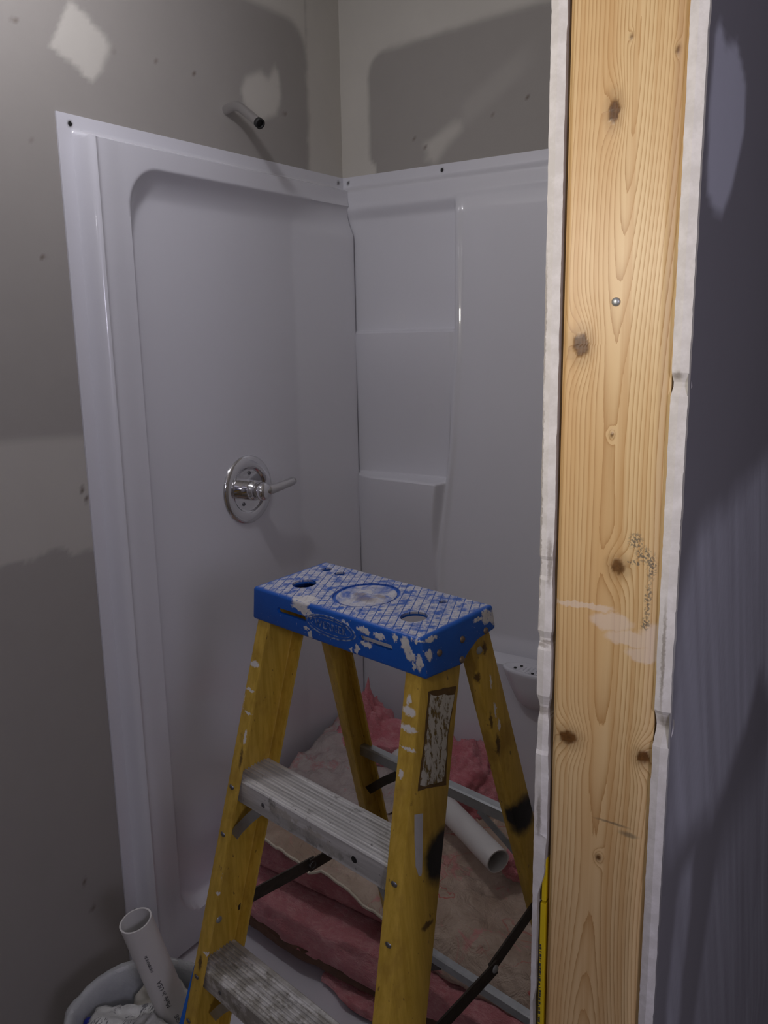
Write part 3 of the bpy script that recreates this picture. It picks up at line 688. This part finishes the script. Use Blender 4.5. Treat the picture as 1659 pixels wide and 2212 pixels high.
# blue top cap
def cap_mesh():
    W2, D = .1749, .1529
    prof = [(0, 0), (0, -.054), (.020, -.0555), (.070, -.0595), (.0755, -.058), (.088, -.049), (.112, -.038), (.135, -.036), (.152, -.0345), (D, -.030), (D, 0)]
    def prism(prof, u0, u1):
        m = len(prof); V = [(u, a, b) for u in (u0, u1) for a, b in prof]
        return V, [(k, (k+1) % m, m+(k+1) % m, m+k) for k in range(m)]+[tuple(range(m)), tuple(m+k for k in reversed(range(m)))]
    v, f = prism(prof, -W2, W2)
    o = obj('top_cap', up_(v), f); 
    # flare the skirt a little
    for p in o.data.vertices:
        dz = p.co.z-H
        if dz < -.02: p.co.x *= 1+.04*(-dz/.05); 
        if dz < -.02 and p.co.y < .01: p.co.y -= .0015
    b = o.modifiers.new('b', 'BEVEL'); b.width = .0045; b.segments = 4; b.limit_method = 'ANGLE'; b.angle_limit = math.radians(50)
    cut = []
    cut.append((up_(prism([(.0045, -.006), (.0045, -.07), (D-.0045, -.07), (D-.0045, -.006)], -W2+.0035, W2-.0035)[0]), prism([(0, 0)]*4, 0, 1)[1]))
    def cyl(u, v_, r, z0=-.02, z1=.01, su=1.0):
        return ([(u+su*r*math.cos(2*math.pi*k/40), v_+r*math.sin(2*math.pi*k/40), z+H) for z in (z0, z1) for k in range(40)],
                [(k, (k+1) % 40, 40+(k+1) % 40, 40+k) for k in range(40)]+[tuple(reversed(range(40))), tuple(range(40, 80))])
    for u, v_, r in [(-.118, .0565, .0190), (.115, .054, .0190), (-.141, .125, .0088), (-.107, .1225, .0088), (.111, .121, .0062)]: cut.append(cyl(u, v_, r))
    # round tray ring, 2 mm deep
    N = 56; V = []
    for z in (-.0026, .01):
        for r in (.0505, .0455):
            V += [(-.002+1.0*r*math.cos(2*math.pi*k/N), .078+r*math.sin(2*math.pi*k/N), z+H) for k in range(N)]
    Fc = []
    for k in range(N):
        k2 = (k+1) % N; a, b_, c_, d = 0, N, 2*N, 3*N
        Fc += [(a+k, a+k2, c_+k2, c_+k), (b_+k2, b_+k, d+k, d+k2), (c_+k, c_+k2, d+k2, d+k), (a+k2, a+k, b_+k, b_+k2)]
    cut.append((V, Fc)); cut.append(cyl(-.002, .078, .047, -.0014, .01))
    for u0, u1 in ((-.1175, -.0505), (.0600, .1245)):
        V = []; pr = []
        for k in range(24):
            th = 2*math.pi*k/24; pr.append(((u1 if math.cos(th) > 0 else u0)+(-.0042 if math.cos(th) > 0 else .0042)+.0042*math.cos(th), -.0250+.0042*math.sin(th)))
        V = [(a, y, b+H) for y in (-.02, .012) for a, b in pr]
        cut.append((V, [(k, (k+1) % 24, 24+(k+1) % 24, 24+k) for k in range(24)]+[tuple(reversed(range(24))), tuple(range(24, 48))]))
    cs = []
    for c_ in cut:
        co = obj('cutter', *c_); cs.append(co)
        m = o.modifiers.new('c', 'BOOLEAN'); m.operation = 'DIFFERENCE'; m.solver = 'EXACT'; m.object = co
    dg = bpy.context.evaluated_depsgraph_get(); me = bpy.data.meshes.new_from_object(o.evaluated_get(dg))
    for co in cs: bpy.data.objects.remove(co)
    o.modifiers.clear(); o.data = me; return o
cap = cap_mesh(); cap.parent = lad
n = NT('blue_moulded_plastic'); P = n.sep(n.obj); geo = n.n('ShaderNodeNewGeometry')
onTop = n.math('MULTIPLY', n.ramp(P[2], H-.0040, H-.0022), n.ramp(P[1], .002, .008))
onTop = n.math('MULTIPLY', onTop, n.ramp(n.math('ABSOLUTE', P[0]), .166, .171, 1, 0))
d1 = n.math('ADD', n.math('MULTIPLY', P[0], 1.0), n.math('MULTIPLY', P[1], .62)); d2 = n.math('SUBTRACT', n.math('MULTIPLY', P[0], .62), n.math('MULTIPLY', P[1], 1.15))
def lattice(d, per):
    fr_ = n.math('FRACT', n.math('DIVIDE', d, per)); return n.math('ABSOLUTE', n.math('SUBTRACT', fr_, .5))
g1 = n.ramp(lattice(d1, .0138), .425, .465); g2 = n.ramp(lattice(d2, .0098), .40, .48)
groove = n.math('MAXIMUM', g1, n.math('MULTIPLY', g2, .55))
wear = n.ramp(n.noise(55, 5, .7), .36, .56); ridge = n.ramp(n.noise(380, 2), .25, .6)
rt_ = n.vmath('LENGTH', n.vmath('MULTIPLY', n.vmath('SUBTRACT', n.obj, (-.002, .078, H)), (1, 1, 0)))
tray = n.ramp(rt_, .0500, .0515, 1, 0)
wm = n.math('MULTIPLY', n.math('MULTIPLY', wear, n.math('SUBTRACT', 1.0, groove)), n.math('ADD', .55, n.math('MULTIPLY', ridge, .4)))
trm = n.math('MULTIPLY', n.ramp(n.noise(38, 5, .7, dist=.6), .34, .60), n.ramp(rt_, .0450, .0462, 1, 0))
wm = n.math('ADD', n.math('MULTIPLY', wm, n.math('SUBTRACT', 1.0, tray)), n.math('MULTIPLY', trm, .85))
wm = n.math('MULTIPLY', wm, onTop)
bl = n.blobs([(L(c), r) for c, r in [((-.062, .008, -.001), (.020, .020, .010)), ((-.060, -.0, -.010), (.022, .006, .005)), ((-.048, -.0, -.014), (.016, .006, .006)), ((-.043, 0, -.048), (.005, .005, .007)), ((-.052, 0, -.038), (.006, .005, .003)), ((.031, 0, -.0085), (.004, .004, .003)), ((.0385, 0, -.013), (.003, .004, .005)),
    ((.0435, 0, -.050), (.003, .005, .007)), ((.055, 0, -.048), (.004, .005, .006)), ((.0565, 0, -.0412), (.005, .005, .004)), ((.070, 0, -.0125), (.012, .005, .0055)), ((.100, 0, -.0135), (.010, .005, .0045)), ((.0745, 0, -.0330), (.012, .005, .004)), ((.1295, 0, -.008), (.005, .005, .006)), ((.148, 0, -.013), (.008, .005, .010)), ((.1575, 0, -.027), (.008, .005, .008)), ((.152, 0, -.022), (.006, .005, .012)), ((.163, 0, -.040), (.003, .005, .006)), ((.172, 0, -.034), (.006, .006, .012)), ((.166, .004, -.004), (.010, .006, .004)),
    ((.175, .012, -.026), (.006, .008, .010)), ((.175, .135, -.012), (.006, .012, .010)), ((.175, .148, -.018), (.006, .006, .012)), ((.175, .118, -.010), (.005, .010, .003)), ((.174, .02, -.006), (.006, .012, .003))]], .0034, 150, .16)
bl = n.math('MULTIPLY', bl, n.ramp(n.noise(210, 2, .6), .30, .42, .35, 1))
fl_ = n.ramp(n.noise(240, 2, .6), .70, .74); wm = n.math('MAXIMUM', wm, bl); wm = n.math('MAXIMUM', wm, n.math('MULTIPLY', fl_, .5))
blue = n.mix(n.noise(60), (.005, .085, .42), (.008, .105, .49)); dirtw = n.mix(n.noise(120, 4), (.46, .44, .43), (.78, .77, .78))
col = n.mix(wm, blue, dirtw)
gry = n.math('MULTIPLY', n.blobs([(L((.008, .066, -.001)), (.018, .010, .02)), (L((-.012, .075, -.001)), (.012, .006, .02)), (L((.02, .085, -.001)), (.010, .005, .02))], .006, 60, .5), .6)
col = n.mix(gry, col, (.28, .22, .17))
n.set(color=col, rough=n.math('ADD', .36, n.math('MULTIPLY', wm, .3)), spec=.5)
n.bump(n.math('ADD', n.math('MULTIPLY', groove, n.math('MULTIPLY', onTop, -1.0)), n.math('MULTIPLY', wm, .5)), .6, .0012)
cap.data.materials.clear(); cap.data.materials.append(n.m); sharp(cap, 35); cap['label'] = 'blue plastic top with white paint spatter, round tray and holes'
# embossed oval with the maker's word
N = 60; V = []; Fc = []
def oval(a, b, w_, y0, y1):
    V = []
    for y in (y0, y1):
        for s_ in (0, 1):
            V += [(.003+(a-w_*s_)*math.cos(2*math.pi*k/N), y, H-.0245+(b-w_*s_)*math.sin(2*math.pi*k/N)) for k in range(N)]
    Fc = []
    for k in range(N):
        k2 = (k+1) % N; Fc += [(k, k2, N+k2, N+k), (2*N+k, 3*N+k, 3*N+k2, 2*N+k2), (k, 2*N+k, 2*N+k2, k2), (N+k, N+k2, 3*N+k2, 3*N+k)]
    return V, Fc
n = NT('worn_blue_relief'); n.set(color=n.mix(n.ramp(n.noise(160, 3, .7), .42, .62), (.02, .085, .32), (.30, .35, .45)), rough=.45); M_rel = n.m
em = obj('oval_emblem', *merge(oval(.0520, .0165, .0022, -.0016, .002), oval(.0445, .0118, .0012, -.0014, .002)), M_rel, cap); em['label'] = 'raised oval emblem'
v, f = text_vf('WERNER', .0158, .0007, 1.12)
v = [(.003+p.x*.98, -.0012-p.z, H-.0245+p.y*1.05) for p in v]
tx = obj('embossed_word', v, f, M_rel, em); tx['label'] = 'embossed word WERNER'
for a, b in ((.0309, -.0284), (.0788, -.026), (.1293, -.0302), (.0719, -.052)):
    v, f = xf(lathevf([(0, .0026), (.0025, .0024), (.0046, .0010), (.005, -.001)], 20), align_z((1, 0, 0), (.1749*(1+.04*(-b/.05))+.0002, a, b+H)))
    r = obj('rivet', v, f, simple('rusty_rivet', (.22, .16, .12), .5, .6, var=.4, vs=200), cap, True)
v, f = xf(lathevf([(0, .003), (.004, .0026), (.0062, 0)], 18), align_z((1, 0, 0), (ur(-.062), .1257, H-.0609))); obj('rivet', v, f, M_steel, lad, True)

# ------------------------------------------------------------------ insulation heap in the shower
def pink_mat(name, a, b):
    n = NT(name); nz = n.noise(16, 6, .7); fz = n.noise(1, 5, .7, vec=n.scale(n.obj, (60, 160, 220)), dist=.6)
    n.set(color=n.mix(n.ramp(nz, .3, .7), a, n.mix(n.ramp(fz, .3, .7), a, b)), rough=.95, spec=.1, sheen=.3)
    n.bump(n.math('ADD', fz, n.noise(400, 3)), .9, .004); return n.m
M_pink = pink_mat('pink_fibreglass', (.66, .22, .24), (.90, .50, .52)); M_pink2 = pink_mat('pink_fluff', (.70, .20, .24), (.90, .46, .49))
def kraft_mat():
    n = NT('kraft_facing'); nz = n.noise(7, 5, .6); wr = n.noise(26, 4, .6, dist=1.2)
    col = n.mix(n.ramp(nz, .35, .65), (.38, .28, .21), (.54, .43, .345))
    pk = n.ramp(n.noise(13, 6, .75, dist=.8), .56, .66); col = n.mix(n.math('MULTIPLY', pk, .65), col, (.60, .22, .22))
    vein = n.ramp(n.math('ABSOLUTE', n.math('SUBTRACT', n.noise(5, 3, .5, dist=1.5), .5)), .003, .010, 1, 0)
    vein = n.math('MULTIPLY', vein, n.ramp(n.noise(3.1, 1), .5, .6)); col = n.mix(n.math('MULTIPLY', vein, .9), col, (.50, .09, .08))
    n.set(color=col, rough=.5, spec=.4); n.bump(wr, .7, .016); return n.m
M_kraft = kraft_mat()
def batt(name, x0, x1, yb, fn_prof, mat, nx=70):
    """loft of front-bulging cross sections along x: fn_prof(x)-> list of (y,z) closed"""
    V, Fc = [], []; rows = []
    for x in frange(x0, x1, (x1-x0)/nx):
        pr = fn_prof(x); rows.append(len(V))
        for k, (y, z) in enumerate(pr):
            d = .014*fbm((x*6, y*12, z*30))+.008*fbm((x*28, y*40, z*60))+.004*fbm((x*90, y*90, z*120)); V.append((x+.3*d, y-d if y < yb-.05 else y, max(.074, z+d)))
    m = len(pr)
    for p, q in zip(rows, rows[1:]):
        for k in range(m): Fc.append((p+k, p+(k+1) % m, q+(k+1) % m, q+k))
    Fc += [tuple(range(m)), tuple(rows[-1]+k for k in reversed(range(m)))]
    return obj(name, V, Fc, mat, smooth=True)
def front_round(yf, yb, z0, z1, bulge, n_=12):
    out = []
    for k in range(n_+1):
        th = -math.pi/2+math.pi*k/n_; c_, s_ = math.cos(th), math.sin(th)
        out.append((yf-bulge*abs(c_)**.6, (z0+z1)/2+(z1-z0)/2*math.copysign(abs(s_)**.7, s_)))
    ny = 8
    out += [(yf+(yb-yf)*k/ny, z1) for k in range(1, ny+1)]+[(yb-(yb-yf)*k/ny, z0) for k in range(0, ny)]
    return out
low = batt('insulation_batt', .37, 1.17, -.20, lambda x: front_round(-.640-.03*x-.03*sstep(.37, .5, x), -.16, .076, .105, .016), M_pink)
tag(low, 'thin pink fibreglass batt at the bottom of the heap, its edge on the shower floor', 'insulation', 'insulation batts heaped in the shower')
mid = batt('insulation_batt', .045, 1.17, -.20, lambda x: front_round(-.590-.035*x-.05*sstep(.05, .3, x)*.4, -.14, .118, .235, .052), M_pink)
tag(mid, 'thick pink fibreglass batt in the middle of the heap with a rounded bright front face', 'insulation', 'insulation batts heaped in the shower')
def ktop(x): return .385-.03*sstep(.15, .35, x)-.035*sstep(.35, .60, x)-.02*sstep(.6, .9, x)
upb = batt('insulation_batt', .04, 1.16, -.20, lambda x: front_round(-.560-.03*x, -.14, .243, ktop(x)-.006, .028), M_pink)
tag(upb, 'upper fibreglass batt with brown kraft paper facing, topmost of the heap in the shower', 'insulation', 'insulation batts heaped in the shower')
# kraft facing sheet with a front flange
us = frange(.05, 1.13, .008); vs = frange(0, 1, .018)
def kz(x): return ktop(x)-.004-.0*x
def kraft(u, s):
    yf = -.585-.03*u
    if s < .75: y = -.125+(yf+.125)*(s/.75); z = kz(u)+.006+.03*sstep(.3, 0, s/.75)
    else:
        t_ = (s-.75)/.25; drop = .004+.02*sstep(.35, .6, u)+.06*sstep(.58, .72, u)
        y = yf-.045*math.sin(t_*math.pi/2)-.01*t_; z = kz(u)+.006-drop*t_**1.5
    wv = .012*fbm((u*7, y*7, 2))+.006*fbm((u*22+y*9, y*15, 5))
    crease = .010*abs(math.sin((u*1.4+y*2.2)*9+2*fbm((u*4, y*4, 1))))+.008*(1-abs(fbm((u*12, y*16, 7)))*2.2)
    return (u, y, z+wv+crease*.8+.004)
V = [kraft(u, s) for s in vs for u in us]; nu = len(us)
Fc = [(j*nu+i, j*nu+i+1, (j+1)*nu+i+1, (j+1)*nu+i) for j in range(len(vs)-1) for i in range(nu-1)]
kf = obj('kraft_facing', V, Fc, M_kraft, upb, True); so = kf.modifiers.new('s', 'SOLIDIFY'); so.thickness = .0015; so.offset = 1
kf['label'] = 'crumpled brown kraft paper facing'
def ribbon(name, us_, fn, w_, th, mat, parent):
    V = []
    for u in us_:
        p = Vector(fn(u)); V += [p, p+Vector((0, -th, -w_*.3)), p+Vector((0, -th, -w_)), p+Vector((0, .002, -w_))]
    m = len(us_); Fc = [(4*i+k, 4*i+(k+1) % 4, 4*i+4+(k+1) % 4, 4*i+4+k) for i in range(m-1) for k in range(4)]+[(3, 2, 1, 0), tuple(4*m-4+k for k in range(4))]
    return obj(name, V, Fc, mat, parent)
o = ribbon('paper_flange', frange(.06, .62, .008), lambda u: (kraft(u, 1)[0], kraft(u, 1)[1]-.001, kraft(u, 1)[2]+.003), .007, .003, simple('pale_paper_edge', (.62, .56, .45), .6, var=.15, vs=60), upb); o['label'] = 'pale folded paper flange edge'
o = ribbon('paper_shade_edge', frange(.06, 1.15, .012), lambda x: (x, -.634-.035*x-.02*sstep(.05, .3, x)+.005*fbm((x*9, 0, 2)), .150+.006*fbm((x*7, 3, 2))), .030, .004, simple('kraft_edge_shade', (.13, .065, .04), .8, var=.4, vs=40), mid); o['label'] = 'dark brown paper edge, kept dark to deepen the shade below the pink face'  # dark strip deepens the shade under the mid batt by its colour
# clear plastic wrap lying over the left part
us = frange(.040, .46, .008); vs = frange(-.47, -.108, .008)
def wrap(x, y):
    edge = sstep(.46, .36, x)*sstep(-.47, -.40, y)
    z = ktop(x)+.018+.055*sstep(-.45, -.15, y)*sstep(.46, .2, x)+.020*abs(fbm((x*11, y*11, 3)))+.012*abs(fbm((x*34, y*28, 6)))+.012*fbm((x*5, y*5, 9))
    return (x, y, z)
V = [wrap(x, y) for y in vs for x in us]; nu = len(us)
Fc = [(j*nu+i, j*nu+i+1, (j+1)*nu+i+1, (j+1)*nu+i) for j in range(len(vs)-1) for i in range(nu-1) if poly_sd(us[i]+.02*fbm((us[i]*9, vs[j]*9, 4)), vs[j], [(.02, -.42), (.16, -.475), (.30, -.44), (.42, -.36), (.46, -.22), (.40, -.05), (.02, -.04)]) > 0]
n = NT('clear_film'); cr_ = n.noise(30, 5, .7, dist=1.0)
red = n.ramp(n.noise(14, 5, .75), .52, .64)
n.set(color=n.mix(n.math('MULTIPLY', red, .5), n.mix(cr_, (.42, .33, .31), (.66, .60, .58)), (.60, .18, .19)), rough=.22, spec=.6, alpha=.86); n.bump(cr_, .8, .012)
pw = obj('plastic_wrap', V, Fc, n.m, smooth=True); so = pw.modifiers.new('s', 'SOLIDIFY'); so.thickness = .0012
tag(pw, 'crumpled cloudy plastic wrap lying over the insulation by the left panel', 'plastic wrap')
def clump(name, c, r, seed, label, rough_=.35, sub=5, taper=0, mat=None):
    bm = bmesh.new(); bmesh.ops.create_icosphere(bm, subdivisions=sub, radius=1)
    for v_ in bm.verts:
        p = v_.co.copy(); d = 1+rough_*fbm((p.x*1.6+seed, p.y*1.6, p.z*1.6), 5)+.10*fbm((p.x*7+seed, p.y*7, p.z*7), 3)+.05*fbm((p.x*22, p.y*22+seed, p.z*22), 2)
        k = 1-taper*max(0, p.z); v_.co = Vector((c[0]+p.x*d*r[0]*k, c[1]+p.y*d*r[1]*k, c[2]+p.z*d*r[2]))
        v_.co.x = max(v_.co.x, .058); v_.co.y = min(v_.co.y, -.106+.03*sstep(.745, .76, v_.co.z))
    me = bpy.data.meshes.new(name); bm.to_mesh(me); bm.free(); me.materials.append(mat or M_pink2)
    me.polygons.foreach_set('use_smooth', [True]*len(me.polygons)); o = bpy.data.objects.new(name, me); C.objects.link(o)
    return tag(o, label, 'insulation', 'loose pink insulation fluff')
clump('insulation_fluff', (.165, -.165, .440), (.105, .080, .150), 1, 'tall peaked tuft of pink insulation in the back corner of the shower', taper=.75)
clump('insulation_fluff', (.245, -.165, .415), (.120, .090, .085), 4, 'low pink insulation mound at the back, right of the tall tuft')
clump('insulation_fluff', (.475, -.160, .395), (.115, .090, .110), 8, 'broad pink insulation mound against the back panel below the soap ledge')
clump('insulation_fluff', (.745, -.400, .385), (.030, .034, .036), 12, 'small deep pink tuft beside the open end of the lying white pipe', sub=4, mat=M_pink2)

# PVC pipe on the heap
def pvc(name, a, b, r, label):
    a, b = Vector(a), Vector(b); o = obj(name, *tubevf([a, a.lerp(b, .5), b], r, 48, inner=r*.90), M_pvc); sharp(o, 40)
    return tag(o, label, 'pipe', 'white plastic pipes')
pvc('pvc_pipe', (.737, -.470, .425), (.262, -.195, .450), .0290, 'short white plastic pipe lying on the insulation heap behind the ladder')
# pipe in the bucket with printing
A, B_ = Vector((.347, -1.162, .557)), Vector((.3735, -1.0755, .198)); A, B_ = Vector((.347, -1.162, .557)), Vector((.392, -1.055, .112))
p2 = pvc('pvc_pipe', A, B_, .0300, 'white plastic pipe with black printing standing in the bucket'); R2 = .0300
ax = (B_-A).normalized(); toC = (Vector((1.5, -2.03, 1.59))-A); nn = (toC-ax*toC.dot(ax)).normalized(); bb = ax.cross(nn)
def wrap_text(vf, s0, phi0):
    v, f = vf; out = []
    for p in v:
        ph = phi0+p[1]/R2; rr = R2+.0003+max(0, p[2]); out.append(A+ax*(s0-p[0])+(nn*math.cos(ph)+bb*math.sin(ph))*rr)
    return out, f
marks = []
t1 = text_vf('Made in USA', .0125, .0001)
marks.append(wrap_text(t1, .155, .15))
random.seed(5)
def dashes(s0, s1, phi, hmin, hmax, dens):
    s = s0; vf = []
    while s < s1:
        w_ = random.uniform(.0006, .0016); h = random.uniform(hmin, hmax)
        V = [(-s-a*w_, -h/2+b*h, 0) for a, b in ((0, 0), (1, 0), (1, 1), (0, 1))]
        vf.append(wrap_text((V, [(0, 1, 2, 3)]), 0, phi)); s += w_+random.uniform(.0006, dens)
    return vf
mk0 = dashes(.058, .098, .28, .003, .006, .0018); NC = len(mk0)
marks += mk0+dashes(.212, .29, .0, .006, .0095, .0014)
for nm, mk in (('lettering', marks[:1]), ('printed_code', marks[1:1+NC]), ('printed_code', marks[1+NC:])):
    obj(nm, *merge(*mk), M_ink, p2)['label'] = 'black lettering printed along the pipe' if nm == 'lettering' else 'black printed code marks along the pipe'

# bucket with rubbish
BC = Vector((.332, -1.152, ZF)); hb = .322
bucket = bpy.data.objects.new('bucket', None); bucket.location = BC; C.objects.link(bucket)
tag(bucket, 'white plastic bucket full of rubbish on the floor left of the ladder', 'bucket')
prof = [(0, 0), (.112, 0), (.116, .006), (.131, hb-.05), (.137, hb-.048), (.137, hb-.040), (.132, hb-.036), (.134, hb-.012), (.1375, hb-.010), (.1385, hb), (.1350, hb+.001), (.1325, hb-.004), (.1285, hb-.06), (.113, .008), (0, .006)]
o = obj('bucket_body', *lathevf(prof, 72), M_bucket, bucket); sharp(o, 40)
# plastic liner draped over the rim
def liner():
    V, Fc = [], []; seg = 90; rows = []
    for (r, z) in [(.126, hb-.10), (.130, hb-.04), (.1325, hb-.008), (.137, hb+.006), (.1425, hb+.002), (.146, hb-.02), (.148, hb-.05), (.150, hb-.08)]:
        rows.append(len(V))
        for k in range(seg):
            th = 2*math.pi*k/seg; q = fbm((math.cos(th)*5, math.sin(th)*5, z*14)); d = .004*q if z > hb-.01 else .009*q
            if r < .135: d = .006*q-.004
            V.append(((r+d)*math.cos(th), (r+d)*math.sin(th), z+.006*fbm((math.cos(th)*3, math.sin(th)*3, 4+z*5))))
    for a, b in zip(rows, rows[1:]):
        for k in range(seg): Fc.append((a+k, a+(k+1) % seg, b+(k+1) % seg, b+k))
    return V, Fc
n = NT('thin_white_film'); n.set(color=n.mix(n.noise(40, 4, .7), (.52, .54, .56), (.70, .71, .72)), rough=.3, alpha=.55); n.bump(n.noise(60, 4, .7), .5, .004)
M_film = n.m
o = obj('bag_liner', *liner(), M_film, bucket, True); o['label'] = 'translucent plastic liner folded over the rim'
def sheetlet(name, c, sx, sy, rot, seed, mat, label, cat, amp=.012, tilt=(0, 0)):
    Mx = Matrix.Translation(c) @ Matrix.Rotation(rot, 4, 'Z') @ Matrix.Rotation(tilt[0], 4, 'X') @ Matrix.Rotation(tilt[1], 4, 'Y')
    n1 = 26; V = []
    for j in range(n1):
        for i in range(n1):
            x, y = (i/(n1-1)-.5)*sx, (j/(n1-1)-.5)*sy
            z = amp*fbm((x*14+seed, y*14, seed), 2)+amp*.7*(1-2*abs(fbm((x*24+seed, y*24, 1), 2))); V.append(Mx @ Vector((x*(1+.1*fbm((seed, y*20, 0))), y*(1+.1*fbm((x*20, seed, 0))), z)))
    Fc = [(j*n1+i, j*n1+i+1, (j+1)*n1+i+1, (j+1)*n1+i) for j in range(n1-1) for i in range(n1-1)]
    o = obj(name, V, Fc, mat, smooth=True); so = o.modifiers.new('s', 'SOLIDIFY'); so.thickness = .001
    return tag(o, label, cat)
n = NT('printed_bag'); pp = n.noise(1, 2, .5, vec=n.scale(n.obj, (420, 90, 90)))
prm = n.math('MULTIPLY', n.ramp(pp, .52, .56), n.ramp(n.noise(24, 2), .52, .58))
n.set(color=n.mix(n.math('MULTIPLY', prm, .8), n.mix(n.noise(30), (.50, .50, .48), (.68, .68, .66)), (.08, .08, .09)), rough=.3, spec=.6); n.bump(n.noise(50, 4, .7), .6, .006); M_bag = n.m
M_bag2 = simple('grey_brown_paper', (.40, .38, .33), .6, var=.2, vs=18, bump=.5, bs=60)
sheetlet('crumpled_bag', (.350, -1.195, .318), .19, .18, .6, 2, M_bag, 'crumpled white printed plastic bag in the bucket beside the pipe', 'bag', .016)
sheetlet('crumpled_paper', (.318, -1.095, .320), .13, .10, -.3, 6, M_bag2, 'crumpled grey-brown paper in the bucket behind the printed bag', 'paper', .02, (.5, 0))
sheetlet('plastic_film', (.420, -1.20, .325), .12, .13, .2, 9, M_bag, 'shiny crumpled clear film in the bucket right of the pipe', 'film', .016, (0, .4))
v, f = xf(lathevf([(0, .022), (.006, .021), (.010, .017), (.0105, 0), (0, 0)], 28), align_z((-.3, -.3, 1), (.236, -1.198, .300))); o = obj('blue_cap', v, f, simple('deep_blue_plastic', (.008, .015, .22), .4), smooth=True)
tag(o, 'small dark blue cap on the rubbish near the left side of the bucket', 'cap')
# blue strip seen just left of the ladder rail
def rod(a, b, w_, th):
    a, b = Vector(a), Vector(b); t_ = (b-a).normalized(); side = t_.cross(Vector((.6, -.8, 0))).normalized(); n_ = side.cross(t_)
    V = [p+side*s*w_/2+n_*k*th/2 for p in (a, b) for s, k in ((-1, -1), (1, -1), (1, 1), (-1, 1))]
    return V, [(0, 1, 2, 3), (7, 6, 5, 4)]+[(k, (k+1) % 4, 4+(k+1) % 4, 4+k) for k in range(4)]
